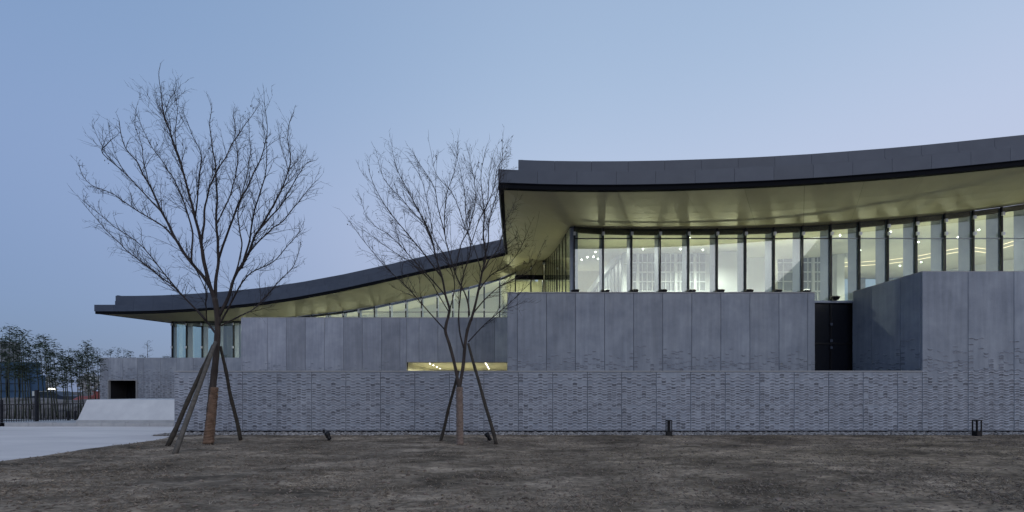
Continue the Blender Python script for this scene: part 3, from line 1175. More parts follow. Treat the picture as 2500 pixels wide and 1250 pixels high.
def sbox(name, m, x0, x1, ya, yb2, z0, z1, parent):
    mb_ = MB(); mb_.box(x0, x1, ya, yb2, z0, z1)
    return part(name, mb_, m, parent)


def grid_front(xpx0, xpx1, r, ytop, bars_v, thick_v, bars_h):
    y_ = r * D0
    zt = zh((HZ - ytop) * r)
    sbox('frosted_panel', M['grey_pane'], px(xpx0, r), px(xpx1, r), y_ + 0.03, y_ + 0.06, zh(SILL) - 0.1, zt, screen)
    for x in bars_v:
        sbox('glazing_bar', M['white'], px(x, r) - 0.022, px(x, r) + 0.022, y_ - 0.03, y_ + 0.028, zh(SILL) - 0.1, zt, screen)
    for x in thick_v:
        sbox('post', M['white'], px(x, r) - 0.075, px(x, r) + 0.075, y_ - 0.09, y_ + 0.028, zh(SILL) - 0.1, zt + 0.02, screen)
    for yy in bars_h:
        sbox('cross_bar', M['white'], px(xpx0, r), px(xpx1, r), y_ - 0.02, y_ + 0.027, zh((HZ - yy) * r) - 0.03, zh((HZ - yy) * r) + 0.03, screen)


grid_front(1527, 1722, 1.6, 596, [1532, 1544, 1568, 1580, 1592, 1613, 1625, 1637, 1660, 1672, 1684, 1707], [1556.5, 1603, 1649, 1695.5], [618, 641.3, 664.3, 687.6, 711])
# side screen running back
xsd = px(1527, 1.6)
sbox('frosted_panel', M['grey_pane'], xsd - 0.03, xsd, 1.62 * D0, 2.5 * D0, zh(SILL) - 0.1, zh(540), screen)
for k in range(14):
    yy = (1.64 + 0.062 * k) * D0
    sbox('glazing_bar', M['white'], xsd - 0.075, xsd - 0.031, yy - 0.03, yy + 0.03, zh(SILL) - 0.1, zh(540), screen)
sbox('top_beam', M['white'], xsd - 0.22, xsd + 0.1, 1.6 * D0 - 0.3, 2.5 * D0, zh(541), zh(572), screen)
sbox('corner_post', M['white'], xsd - 0.2, xsd + 0.06, 1.6 * D0 - 0.3, 1.6 * D0 - 0.04, zh(SILL) - 0.1, zh(540.5), screen)
sbox('bracket', M['white'], xsd - 0.16, xsd + 0.02, 1.6 * D0 - 0.55, 1.6 * D0 - 0.302, zh(490), zh(560), screen)
# bright white walls
sbox('white_wall', M['white'], px(1722, 1.62), px(1742, 1.62), 1.62 * D0, 1.62 * D0 + 0.3, zh(SILL) - 0.1, zh(650), screen)
sbox('white_wall', M['white'], px(1742, 1.56), px(1824, 1.56), 1.56 * D0, 1.56 * D0 + 0.3, zh(SILL) - 0.1, zh(640), screen)
sbox('white_wall', M['white'], px(1824, 1.75) + 0.02, px(1884, 1.75), 1.75 * D0, 1.75 * D0 + 0.3, zh(SILL) - 0.1, zh(690), screen)
grid_front(1900, 2060, 1.82, 596, [1912, 1936, 1960, 1972, 1996, 2008, 2020, 2044], [1948, 1984, 2032], [618, 641, 664, 687, 711])
sbox('column', M['white'], px(2044, 1.76), px(2062, 1.76), 1.76 * D0, 1.76 * D0 + 0.3, zh(SILL) - 0.1, zh(655), screen)
mb = MB()
q = [P(2053, 598, 1.76), P(2076, 606, 1.76), P(2074, 632, 1.76), P(2064, 628, 1.76)]
mb.hexa([q[3] + Vector((0, -0.1, 0)), q[2] + Vector((0, -0.1, 0)), q[2] + Vector((0, 0.1, 0)), q[3] + Vector((0, 0.1, 0)), q[0] + Vector((0, -0.1, 0)), q[1] + Vector((0, -0.1, 0)), q[1] + Vector((0, 0.1, 0)), q[0] + Vector((0, 0.1, 0))])
part('bracket', mb, M['white'], screen)


def hit(fn, x, y, r0, r1=2.84):
    """where the line of sight through a photo point meets a ceiling"""
    r = r0
    while r < r1:
        if (HZ - y) * r >= fn((x - CX) * r, r):
            return r
        r += 0.002
    return None


def disc(mb_, c, rad, nrm=(0, 0, -1), k=10):
    vs = [(c.x + rad * math.cos(2 * math.pi * i / k), c.y + rad * math.sin(2 * math.pi * i / k), c.z) for i in range(k)]
    vs2 = [(p[0], p[1], p[2] + 0.06) for p in vs]
    mb_.add(vs + vs2, [tuple(range(k))[::-1]] + [(i, (i + 1) % k, k + (i + 1) % k, k + i) for i in range(k)])


DL = [(1454, 614), (1434, 627), (1449, 626), (1460, 631), (1420, 633), (1457, 665), (1442, 695), (1570, 607), (1564, 634), (1661, 607), (1716, 609), (1684, 580),
      (2051, 573), (2144, 600), (2174, 565), (2242, 590), (2249, 639), (2339, 578), (2348, 633), (2419, 538), (2197, 648), (2440, 552), (2390, 560), (2285, 566), (2100, 610)]
nd = 0
for x, y in DL:
    r = hit(ceil_hall, x, y, 1.24)
    if r is None:
        continue
    c = P(x, y, r) + Vector((0, 0, -0.05))
    mb = MB(); disc(mb, c, 0.032 * r / 1.6)
    part('downlight', mb, M['lamp'], hall)
# light cove on the ceiling, two strips
for off in (0.0, 9.0):
    pts = []
    for x, y in ((2040, 641), (2096, 639), (2166, 634), (2236, 625), (2300, 612), (2362, 601), (2410, 607), (2440, 598), (2500, 580)):
        r = hit(ceil_hall, x, y + off, 1.24)
        if r:
            pts.append(P(x, y + off, r) + Vector((0, 0, -0.035)))
    for a, b_ in zip(pts, pts[1:]):
        mb = MB(); mb.tube([a, b_], [0.022, 0.022], 4, 0, False)
        part('cove_light', mb, M['cove'], hall)
# the hall's general light, from the ceiling fittings
for X in (330, 700, 1080, 1460, 1850, 2250):
    for r in (1.45, 1.95, 2.45):
        if X == 330 and r > 2:
            continue
        c = W(X, r, ceil_hall(X, r) - 14)
        spot('hall_lamp', c, c + Vector((0, 0, -3)), 430.0 if X < 1200 else 900.0, 165, hall, (1.0, 0.98, 0.86), 0.6, 0.12)
# unseen spots added inside the hall to throw light and fin streaks onto the soffit
for k in range(11):
    X = 269.3 + 168.12 * k + 62
    c = W(X, GLASS_R, SILL) + Vector((0, 4.2, 0.1))
    spot('soffit_fill', c, c + Vector((-0.3, -4.2, 3.0)), 215.0, 110, hall, UP_COL, 0.9, 0.11)
spot('wall_washer', P(1784, 590, 1.46) + Vector((0, -0.1, 0.1)), P(1784, 715, 1.56), 90.0, 90, hall, (1.0, 1.0, 0.95))

# black glazed doors in the recess
doors = group('recess_doors')
yd = yg + 0.02
xa, xb = px(1982, GLASS_R), px(2090, GLASS_R)
xm = px(2028, GLASS_R)
for a, b_ in ((xa, xm - 0.02), (xm + 0.02, xb)):
    for z0, z1 in ((0.6, zh((HZ - 839) * GLASS_R)), (zh((HZ - 837.5) * GLASS_R), zh(SILL) - 0.095)):
        sbox('door_pane', M['black_glass'], a, b_, yd, yd + 0.03, z0 + 0.004, z1 - 0.004, doors)
sbox('door_post', M['black'], xm - 0.019, xm + 0.019, yd - 0.04, yd + 0.05, 0.6, zh(SILL) - 0.1, doors)
sbox('door_rail', M['black'], xa, xb, yd - 0.03, yd - 0.002, zh((HZ - 839.5) * GLASS_R) - 0.02, zh((HZ - 837) * GLASS_R) + 0.01, doors)
for yy in (792, 832, 849):
    z = zh((HZ - yy) * GLASS_R)
    sbox('clamp', M['roof_metal'], xm - 0.045, xm + 0.045, yd - 0.07, yd - 0.041, z - 0.055, z + 0.055, doors)
mb = MB(); mb.box(px(1238, RU), px(2812, 1), D0 + 0.36, yd + 0.4, 0.45, 0.58)
part('terrace_slab', mb, M['panel'], bld)
sbox('base_wall', M['black_glass'], px(1300, GLASS_R), xa - 0.02, yd + 0.1, yd + 0.3, 0.59, zh(SILL) - 0.41, bld)

# wing interior
wing = group('wing_interior')
rows = [[V(WXG + 4 + (XG - WXG - 8) * i / 30, F * (2.215 + 0.85 * k / 5), ceil_wing(WXG + 4 + (XG - WXG - 8) * i / 30, 2.215 + 0.85 * k / 5)) for i in range(31)] for k in range(6)]
mb = MB(); loft(mb, rows); loft(mb, [[p + Vector((0, 0, 0.05)) for p in r_] for r_ in rows])
part('ceiling', mb, M['ceiling'], wing)
mb = MB(); mb.box(WXG / S, XG / S, yw + 0.04, 3.05 * D0, zh(132), zh(WS) - 0.002)
part('floor', mb, M['inner_floor'], wing)
mb = MB()
for k in range(10):
    Xa, Xb = -1330 + 150 * k, min(XG, -1330 + 150 * (k + 1))
    prism_x(mb, Xa / S, Xb / S, 3.0 * D0, 3.0 * D0 + 0.2, zh(WS), zh(WS), zh(ceil_wing(Xa, 3.0)) + 0.02, zh(ceil_wing(Xb, 3.0)) + 0.02)
part('back_wall', mb, M['white'], wing)
sbox('inner_wall', M['ceiling'], -60 / S, XG / S - 0.03, 2.36 * D0, 2.36 * D0 + 0.1, zh(WS), zh(632), wing)  # wall added to catch the corner fill and show yellow through the glass
c = W(60, 2.29, 470)
spot('corner_fill', c, c + Vector((0, 0.25, 1.5)), 260.0, 150, wing, UP_COL, 0.6, 0.1)  # unseen spot added to brighten the inner corner
sbox('end_pane', M['glass'], WXG / S, WXG / S + 0.014, yw + 0.03, 3.0 * D0, zh(WS), zh(374), wing)
sbox('back_pane', M['glass'], WXG / S, -1335 / S, 3.0 * D0, 3.0 * D0 + 0.02, zh(WS), zh(520), wing)
for k, X in enumerate((-1785, -1700, -1620, -1535, -1450, -1370)):
    sbox('back_fin', M['fin'], X / S - 0.16, X / S + 0.16, 2.55 * D0, 2.6 * D0, zh(WS), zh(420), wing)
sbox('light_slot', M['white'], px(575, 2.28), px(581, 2.28), 2.28 * D0, 2.28 * D0 + 0.1, zh(WS), zh(368), wing)
for X in (-1620, -1250, -900, -560, -240, 60):
    c = W(X, 2.55, ceil_wing(X, 2.55) - 14)
    spot('wing_lamp', c, c + Vector((0, 0, -3)), 1100.0 if X > -1300 else 200.0, 165, wing, (1.0, 0.95, 0.8), 0.6, 0.12)
for k in range(12):  # unseen spots added inside the wing to light its soffit
    X = WXG + 84.0 * (2 * k) + 50
    c = W(X, WGLASS_R, WS) + Vector((0, 3.0, 0.12))
    spot('soffit_fill', c, c + Vector((-0.2, -3.0, 2.7)), 80.0 if X > -1300 else 34.0, 120, wing, UP_COL, 0.9, 0.05)
for x, y in ((990, 765), (1040, 752), (1204, 762), (1176, 722), (1236, 751), (1120, 744), (905, 771)):
    r = hit(ceil_wing, x, y, 2.22, 3.0)
    if r:
        mb = MB(); disc(mb, P(x, y, r) + Vector((0, 0, -0.05)), 0.08)
        part('downlight', mb, M['lamp'], wing)
pts = []
for x, y in ((1085, 768), (1124, 762), (1161, 754), (1200, 745), (1236, 736)):
    r = hit(ceil_wing, x, y, 2.22, 3.0)
    if r:
        pts.append(P(x, y, r) + Vector((0, 0, -0.05)))
for a, b_ in zip(pts, pts[1:]):
    mb = MB(); mb.tube([a, b_], [0.035, 0.035], 4, 0, False)
    part('cove_light', mb, M['cove'], wing)

# lit passage seen through the slot
slot = group('slot_passage')
hs = (HZ - 884.5) * RB
xsl = px(993, RB)
sbox('ceiling', M['ceiling'], xsl, px(1330, RB), RB * D0 + 0.33, 2.75 * D0, zh(hs), zh(hs) + 0.03, slot)
sbox('side_wall', M['ceiling'], xsl - 0.1, xsl - 0.001, RB * D0 + 0.33, 2.75 * D0, 1.0, zh(hs) - 0.002, slot)
sbox('back_wall', M['soffit'], xsl, px(1330, RB), 2.75 * D0 + 0.01, 2.75 * D0 + 0.1, 1.0, zh(hs) - 0.002, slot)
sbox('floor', M['inner_floor'], xsl - 0.1, px(1330, RB), RB * D0 + 0.1, 2.75 * D0, 0.9, 0.998, slot)
for x0, y0, x1, y1 in ((1049.8, 887.2, 1074.5, 899.5), (1186, 887, 1193.7, 899.5)):
    for k in range(4):
        x, y = lerp(x0, x1, k / 3), lerp(y0, y1, k / 3)
        r = hs / (HZ - y)
        mb = MB(); disc(mb, P(x, y, r) + Vector((0, 0, -0.03)), 0.035)
        part('downlight', mb, M['lamp'], slot)
        spot('downlight_beam', P(x, y, r) + Vector((0, 0, -0.06)), P(x, y, r) + Vector((0, 0, -3)), 480.0, 170, slot, (1.0, 0.95, 0.66))


# ------------------------------------------------------------------ trees
M['bark'] = noisy('dark_bark', (0.035, 0.027, 0.024), (0.075, 0.06, 0.052), scale=9, rough=0.9, bump=0.6, bscale=30, stretch=(1, 1, 0.3))
M['twig'] = noisy('twig_bark', (0.025, 0.02, 0.02), (0.05, 0.04, 0.038), scale=5, rough=0.9)
M['leaf_dead'] = mat('dead_leaf', (0.035, 0.022, 0.016), 0.9)


def catmull(pts, step):
    out = []
    n_ = len(pts)
    for i in range(n_ - 1):
        p0, p1, p2, p3 = pts[max(i - 1, 0)], pts[i], pts[i + 1], pts[min(i + 2, n_ - 1)]
        k = max(1, int((p2 - p1).length / step))
        for j in range(k):
            t = j / k
            out.append(0.5 * ((2 * p1) + (p2 - p0) * t + (2 * p0 - 5 * p1 + 4 * p2 - p3) * t * t + (3 * p1 - p0 - 3 * p2 + p3) * t * t * t))
    out.append(pts[-1])
    return out


def grow(mb_, tips, pos, d, L, rad, level, rg_, tree_c):
    """one twig that bends upward and carries smaller twigs"""
    nseg = (7, 4, 3)[level]
    pts, rads = [pos.copy()], [rad]
    d = d.normalized()
    p = pos.copy()
    drift = Vector((rg_.gauss(0, 0.05), rg_.gauss(0, 0.05), 0.045))
    for i in range(nseg):
        d = (d + drift + Vector((rg_.gauss(0, 0.075), rg_.gauss(0, 0.075), rg_.gauss(0, 0.06)))).normalized()
        p = p + d * (L / nseg)
        pts.append(p.copy())
        rads.append(rad * (1 - 0.72 * (i + 1) / nseg))
    mb_.tube(pts, rads, 3, 0, True, False)
    if level < 2:
        kids = max(2, int(L / (0.15 if level == 0 else 0.11)))
        for k in range(kids):
            i = min(nseg, max(1, int((k + 0.3 + rg_.random()) / kids * nseg) + 1))
            a = rg_.uniform(0, 6.283)
            t = (pts[i] - pts[i - 1]).normalized()
            side = t.cross(Vector((math.cos(a), math.sin(a), 0.3)))
            if side.length < 0.1:
                continue
            side.normalize()
            an = rg_.uniform(0.4, 0.8)
            dd = t * math.cos(an) + side * math.sin(an)
            LL = rg_.uniform(0.2, 0.5) * min(1.0, L) + 0.04 if level == 0 else L * rg_.uniform(0.35, 0.7)
            grow(mb_, tips, pts[i - 1].lerp(pts[i], rg_.random()), dd, LL, max(0.0037, rads[i] * 0.78), level + 1, rg_, tree_c)
    else:
        tips.append(pts[-1])


def make_tree(name, label, base, r0, trunk, limbs, seed, dens, wrap_rng, wrap_mat, leaves):
    """trunk and limbs follow the photo's lines at the tree's own distance; limb depth spreads them round the trunk"""
    rg_ = random.Random(seed)
    base_w = Vector(P(base[0], base[1], r0)); base_w.z = 0.02
    root = tag(empty(name, None, base_w), label, 'tree')

    def wp(x, y, dr):
        return P(x, y, r0 + dr) - base_w
    tm = MB()
    for pts_, ra, rb, sides in trunk:
        w = [wp(x, y, dr) for x, y, dr in pts_]
        c = catmull(w, 0.12)
        m_ = len(c)
        rad = [lerp(ra, rb, i / (m_ - 1)) * (1 + 0.06 * math.sin(i * 1.7)) for i in range(m_)]
        if pts_[0][1] > 1000:
            rad[0] *= 1.25; rad[1] *= 1.1
        tm.tube(c, rad, sides)
    tr = tm.obj('trunk', M['bark'], root)
    cm = MB()
    tips = []
    cen = wp(base[0], 700, 0)
    for pts_, ra, rb, spread in limbs:
        n_ = len(pts_)
        w = []
        for i, (x, y) in enumerate(pts_):
            t = i / (n_ - 1)
            w.append(wp(x, y, spread * t ** 1.2))
        c = catmull(w, 0.11)
        m_ = len(c)
        sd = rg_.uniform(0, 50)
        for i in range(2, m_):
            k = 0.022 * min(1.0, i / 8)
            c[i] = c[i] + Vector((k * mnoise.noise((i * 0.24, sd, 0)), 2.5 * k * mnoise.noise((i * 0.2, sd, 7)), k * mnoise.noise((i * 0.24, sd, 3))))
        rad = [lerp(ra, rb, (i / (m_ - 1)) ** 0.8) for i in range(m_)]
        cm.tube(c, rad, 6 if ra > 0.02 else 5)
        i = int(m_ * 0.22)
        acc = 0.0
        while i < m_ - 1:
            acc += (c[i + 1] - c[i]).length
            if acc > rg_.uniform(0.13, 0.30) / dens:
                acc = 0.0
                f = i / m_
                a = rg_.uniform(0, 6.283)
                t = (c[i + 1] - c[i]).normalized()
                side = t.cross(Vector((math.cos(a), math.sin(a), 0.25)))
                if side.length > 0.1:
                    side.normalize()
                    an = rg_.uniform(0.3, 0.62)
                    dd = t * math.cos(an) + side * math.sin(an)
                    L = rg_.uniform(0.38, 1.15) * (1.15 - 0.85 * f)
                    lv = 0 if rg_.random() < 0.72 else 1
                    grow(cm, tips, c[i], dd, L if lv == 0 else L * 0.4, min(0.0095, rad[i] * 0.5 + 0.002), lv, rg_, cen)
            i += 1
        grow(cm, tips, c[-1], c[-1] - c[-2], 0.3, rb, 1, rg_, cen)
    cm.obj('crown', M['twig'], root)
    # the few leaves still hanging on
    lm = MB()
    for k in range(leaves):
        p = rg_.choice(tips)
        for q in range(rg_.choice((1, 2, 3, 4))):
            c = p + Vector((rg_.gauss(0, 0.03), rg_.gauss(0, 0.03), rg_.gauss(0, 0.03)))
            a = rg_.uniform(0, 6.28)
            u = Vector((math.cos(a), math.sin(a), rg_.uniform(-0.5, 0.5))) * rg_.uniform(0.015, 0.03)
            v = Vector((0, rg_.uniform(-0.01, 0.01), -rg_.uniform(0.03, 0.06)))
            lm.add([c, c + u * 0.6 + v * 0.4, c + v, c - u * 0.6 + v * 0.5], [(0, 1, 2, 3)])
    o = lm.obj('dead_leaves', M['leaf_dead'], root); o['kind'] = 'stuff'
    # rope wound round the foot of the trunk
    (xa_, ya_, ra_), (xb_, yb2, rb_) = wrap_rng
    A, B = wp(xa_, ya_, 0), wp(xb_, yb2, 0)
    A.z = 0.03
    L = (B - A).length
    turns = int(L / 0.023)
    pts, rads = [], []
    for i in range(turns * 12 + 1):
        t = i / (turns * 12)
        ang = 2 * math.pi * i / 12
        c = A.lerp(B, t)
        rr = lerp(ra_, rb_, t) + 0.012 + 0.004 * math.sin(i * 0.37) + 0.004 * math.sin(i * 0.051)
        pts.append(c + Vector((math.cos(ang) * rr, math.sin(ang) * rr, 0.004 * math.sin(i * 0.9))))
        rads.append(0.013)
    wm = MB(); wm.tube(pts, rads, 4)
    wm.obj('rope_wrap', wrap_mat, root)
    return root


M['rope_a'] = noisy('orange_brown_rope', (0.14, 0.087, 0.06), (0.32, 0.215, 0.155), scale=7, rough=0.95, bump=0.5)
M['rope_b'] = noisy('pale_brown_rope', (0.19, 0.14, 0.115), (0.33, 0.255, 0.215), scale=14, rough=0.95, bump=0.5)

T1 = 0.773
px_m = T1 / S
t1_trunk = [([(508, 1087, 0), (513, 1010, 0), (521, 930, 0), (527, 874, 0), (531, 815, 0), (531, 772, 0), (524, 728, 0)], 0.098, 0.062, 10)]
t1_limbs = [
    ([(526, 740), (508, 692), (467, 641), (436, 595), (395, 518), (364, 452), (334, 395), (303, 355), (290, 293)], 0.052, 0.006, 0.04),
    ([(526, 735), (508, 682), (490, 600), (477, 529), (459, 462), (431, 365), (402, 285), (389, 200), (387, 184)], 0.056, 0.006, -0.05),
    ([(526, 735), (526, 698), (533, 631), (528, 549), (527, 426), (515, 329), (515, 250)], 0.046, 0.006, 0.10),
    ([(533, 635), (559, 559), (595, 467), (631, 406), (651, 324), (646, 247)], 0.03, 0.005, -0.12),
    ([(491, 605), (508, 472), (538, 406), (590, 314), (631, 262)], 0.03, 0.005, 0.14),
    ([(533, 774), (561, 718), (572, 677), (605, 621), (625, 570), (666, 508), (707, 406), (702, 334), (715, 273)], 0.046, 0.006, 0.03),
    ([(590, 655), (612, 575), (620, 518), (641, 457), (651, 365), (640, 300)], 0.028, 0.005, -0.14),
    ([(625, 570), (660, 530), (692, 493), (738, 411), (769, 392)], 0.024, 0.005, 0.12),
    ([(533, 797), (559, 749), (605, 672), (656, 646), (700, 605), (735, 560)], 0.026, 0.005, -0.1),
    ([(540, 795), (585, 772), (625, 749), (672, 698), (718, 646), (735, 590)], 0.022, 0.005, 0.16),
    ([(525, 812), (497, 775), (467, 744), (421, 698), (334, 631), (288, 590), (252, 554), (200, 493)], 0.028, 0.005, 0.08),
    ([(500, 780), (440, 715), (405, 672), (349, 605), (282, 554), (215, 500)], 0.022, 0.005, -0.14),
    ([(436, 595), (400, 554), (334, 513), (272, 472), (216, 447), (193, 403)], 0.024, 0.005, 0.1),
    ([(395, 518), (350, 470), (303, 421), (252, 375), (262, 350), (280, 333)], 0.02, 0.005, -0.1),
    ([(467, 641), (468, 560), (440, 470), (400, 400), (360, 340), (335, 280)], 0.024, 0.005, 0.13),
    ([(477, 529), (485, 450), (490, 380), (470, 330), (450, 280)], 0.02, 0.005, -0.12),
    ([(528, 549), (560, 480), (580, 400), (575, 330), (570, 275)], 0.02, 0.005, 0.05),
    ([(605, 621), (650, 570), (690, 540), (740, 480), (772, 440)], 0.02, 0.005, -0.08),
    ([(572, 677), (590, 600), (580, 520), (600, 430), (610, 350), (605, 290)], 0.022, 0.005, 0.18),
    ([(364, 452), (352, 400), (345, 350), (330, 300), (333, 262)], 0.014, 0.004, 0.0),
    ([(666, 508), (690, 460), (705, 430), (690, 370), (680, 320)], 0.014, 0.004, 0.04),
    ([(431, 365), (428, 320), (432, 270), (424, 215)], 0.012, 0.004, 0.05),
    ([(402, 285), (412, 250), (428, 225)], 0.008, 0.004, -0.03),
    ([(415, 320), (405, 290), (388, 262), (380, 235)], 0.01, 0.004, 0.06),
    ([(459, 462), (440, 400), (420, 350), (415, 300), (405, 255)], 0.014, 0.004, -0.08),
    ([(505, 790), (502, 740), (500, 700), (470, 650), (455, 590)], 0.018, 0.004, -0.16),
]
make_tree('bare_tree', 'taller bare tree with orange-brown rope round its foot, at left', (508, 1087), T1, t1_trunk, t1_limbs, 21, 2.9,
          ((508.5, 1087, 0.107), (523.5, 946, 0.074)), M['rope_a'], 34)

T2 = 0.7556
t2_trunk = [([(1123, 1090, 0), (1122, 1020, 0), (1121, 945, 0), (1120, 925, 0)], 0.066, 0.062, 10),
            ([(1120, 945, 0.0), (1110, 890, -0.006), (1097, 840, -0.008), (1087, 806, -0.01), (1094, 775, -0.01)], 0.046, 0.038, 8),
            ([(1122, 945, 0.004), (1131, 890, 0.008), (1135, 845, 0.012), (1141, 806, 0.015), (1150, 780, 0.015)], 0.048, 0.04, 8)]
t2_limbs = [
    ([(1094, 775), (1098, 757), (1088, 722), (1078, 676), (1065, 630), (1040, 551), (1007, 489), (975, 440)], 0.038, 0.004, 0.03),
    ([(1087, 806), (1045, 759), (986, 693), (945, 655), (895, 597), (849, 535)], 0.02, 0.004, -0.05),
    ([(1150, 782), (1169, 709), (1176, 668), (1186, 626), (1180, 570), (1182, 518), (1174, 435), (1186, 365)], 0.04, 0.004, 0.0),
    ([(1155, 765), (1180, 735), (1207, 709), (1248, 684), (1298, 655), (1327, 593)], 0.02, 0.004, 0.06),
    ([(1143, 835), (1175, 800), (1211, 768), (1269, 718), (1300, 680)], 0.018, 0.004, -0.06),
    ([(1146, 770), (1140, 730), (1111, 664), (1086, 568), (1090, 476), (1111, 414), (1119, 343)], 0.026, 0.004, 0.08),
    ([(1132, 850), (1120, 790), (1128, 684), (1149, 601), (1132, 543), (1107, 476), (1065, 426), (1053, 376)], 0.022, 0.004, -0.1),
    ([(1176, 668), (1197, 630), (1219, 601), (1236, 539), (1261, 485)], 0.022, 0.004, 0.1),
    ([(1180, 640), (1192, 590), (1194, 543), (1219, 447), (1228, 345)], 0.02, 0.004, -0.08),
    ([(1078, 676), (1050, 640), (1020, 601), (957, 526), (920, 468), (901, 414)], 0.022, 0.004, -0.08),
    ([(1065, 630), (1050, 570), (1020, 510), (995, 464), (966, 406), (957, 356)], 0.02, 0.004, 0.12),
    ([(1088, 722), (1060, 690), (1028, 655), (957, 580), (903, 539), (878, 480)], 0.02, 0.004, 0.1),
    ([(1095, 760), (1070, 720), (1045, 680), (1000, 640), (940, 600), (885, 560)], 0.016, 0.004, -0.12),
    ([(1111, 664), (1125, 600), (1150, 540), (1160, 470), (1150, 400), (1140, 360)], 0.018, 0.004, 0.12),
    ([(1086, 568), (1070, 510), (1060, 460), (1030, 410), (1010, 375)], 0.016, 0.004, -0.12),
    ([(1182, 518), (1205, 460), (1215, 410), (1240, 370)], 0.014, 0.004, 0.06),
    ([(1169, 709), (1200, 670), (1236, 650), (1270, 610), (1290, 560)], 0.018, 0.004, -0.12),
    ([(1040, 551), (1010, 520), (985, 490), (940, 440), (920, 380)], 0.014, 0.004, 0.04),
    ([(1149, 601), (1165, 550), (1190, 490), (1195, 420), (1205, 370)], 0.014, 0.004, -0.04),
    ([(1176, 668), (1160, 610), (1140, 560), (1135, 480), (1120, 400), (1100, 360)], 0.016, 0.004, 0.16),
    ([(1098, 757), (1110, 700), (1095, 640), (1060, 580), (1045, 500), (1030, 440), (1000, 390)], 0.018, 0.004, -0.16),
]
make_tree('bare_tree', 'shorter bare tree with forked stem and pale rope, beside the lit slot', (1122, 1090), T2, t2_trunk, t2_limbs, 45, 3.9,
          ((1123, 1090, 0.075), (1121.5, 946, 0.068)), M['rope_b'], 70)

# support poles leaning on the trees
M['pole'] = noisy('dark_pole', (0.03, 0.026, 0.022), (0.07, 0.06, 0.05), scale=10, rough=0.9, bump=0.5)
M['pole_pale'] = noisy('weathered_pole', (0.075, 0.068, 0.06), (0.14, 0.125, 0.11), scale=10, rough=0.9, bump=0.5)


def pole(a, b_, ra, rb, m, label, seed):
    rg_ = random.Random(seed)
    base_ = Vector(a)
    n_ = 16
    pts, rads = [], []
    for i in range(n_ + 1):
        t = i / n_
        p = Vector(a).lerp(Vector(b_), t) - base_
        p += Vector((0.02 * mnoise.noise((t * 3, seed, 0)), 0.02 * mnoise.noise((t * 3, seed, 5)), 0))
        pts.append(p)
        rads.append(lerp(ra, rb, t) * (1 + (0.22 if i % 5 == 2 else 0) * rg_.random()))
    mb_ = MB(); mb_.tube(pts, rads, 8)
    for k in range(5):
        i = rg_.randrange(2, n_ - 2)
        a_ = rg_.uniform(0, 6.28)
        d = Vector((math.cos(a_), math.sin(a_), 0.4)).normalized()
        mb_.tube([pts[i], pts[i] + d * (rads[i] + 0.02)], [0.012, 0.006], 5)
    o = mb_.obj('support_pole', m, None, base_)
    tag(o, label, 'pole', 'poles propping the young trees')
    return o


def gp(x, y):
    """ground point seen at a photo point"""
    r = 102.0 / (y - HZ)
    v = P(x, y, r); v.z = 0.0
    return v


pole(gp(407, 1094), P(521, 842, T1 + 0.012), 0.055, 0.04, M['pole'], 'dark prop left of the taller tree, the farther of its two left props', 1)
pole(gp(425, 1113), P(526, 835, T1 - 0.012), 0.055, 0.042, M['pole_pale'], 'weathered grey prop left of the taller tree, nearest the viewer', 2)
pole(gp(588, 1077), P(538, 845, T1 + 0.008), 0.05, 0.035, M['pole'], 'dark prop leaning on the right side of the taller tree', 3)
pole(gp(1075, 1081), P(1119, 905, T2 + 0.013), 0.045, 0.035, M['pole'], 'dark prop leaning on the left side of the shorter tree', 4)
pole(gp(1213, 1089), P(1143, 838, T2 + 0.0), 0.05, 0.034, M['pole'], 'dark prop leaning on the right side of the shorter tree', 5)

# ------------------------------------------------------------------ garden lights
M['bollard_lens'] = mat('bollard_lens', (0.22, 0.23, 0.26), 0.4)


def bollard(x, y, label):
    g_ = gp(x, y); g_.z = 0.03
    o = tag(empty('bollard_light', None, g_), label, 'bollard', 'black bollard lights by the wall')
    w = 0.075
    mb_ = MB(); mb_.box(-w, w, -w, w, -0.05, 0.16); mb_.obj('base', M['black'], o)
    for sx_ in (-1, 1):
        for sy_ in (-1, 1):
            m1 = MB(); m1.box(sx_ * w - 0.012 * (sx_ + 1), sx_ * w + 0.012 * (1 - sx_), sy_ * w - 0.012 * (sy_ + 1), sy_ * w + 0.012 * (1 - sy_), 0.16, 0.495)
            m1.obj('corner_post', M['black'], o)
    mb_ = MB(); mb_.box(-w - 0.002, w + 0.002, -w - 0.002, w + 0.002, 0.495, 0.525); mb_.obj('cap', M['black'], o)
    mb_ = MB(); mb_.tube([Vector((0, 0, 0.16)), Vector((0, 0, 0.2)), Vector((0, 0, 0.46)), Vector((0, 0, 0.495))], [0.03, 0.02, 0.02, 0.03], 10)
    mb_.obj('lamp_tube', M['black'], o)


bollard(1633, 1068.5, 'black open bollard light by the wall, left one of two')
bollard(2385, 1068.0, 'black open bollard light by the wall, at the right edge')


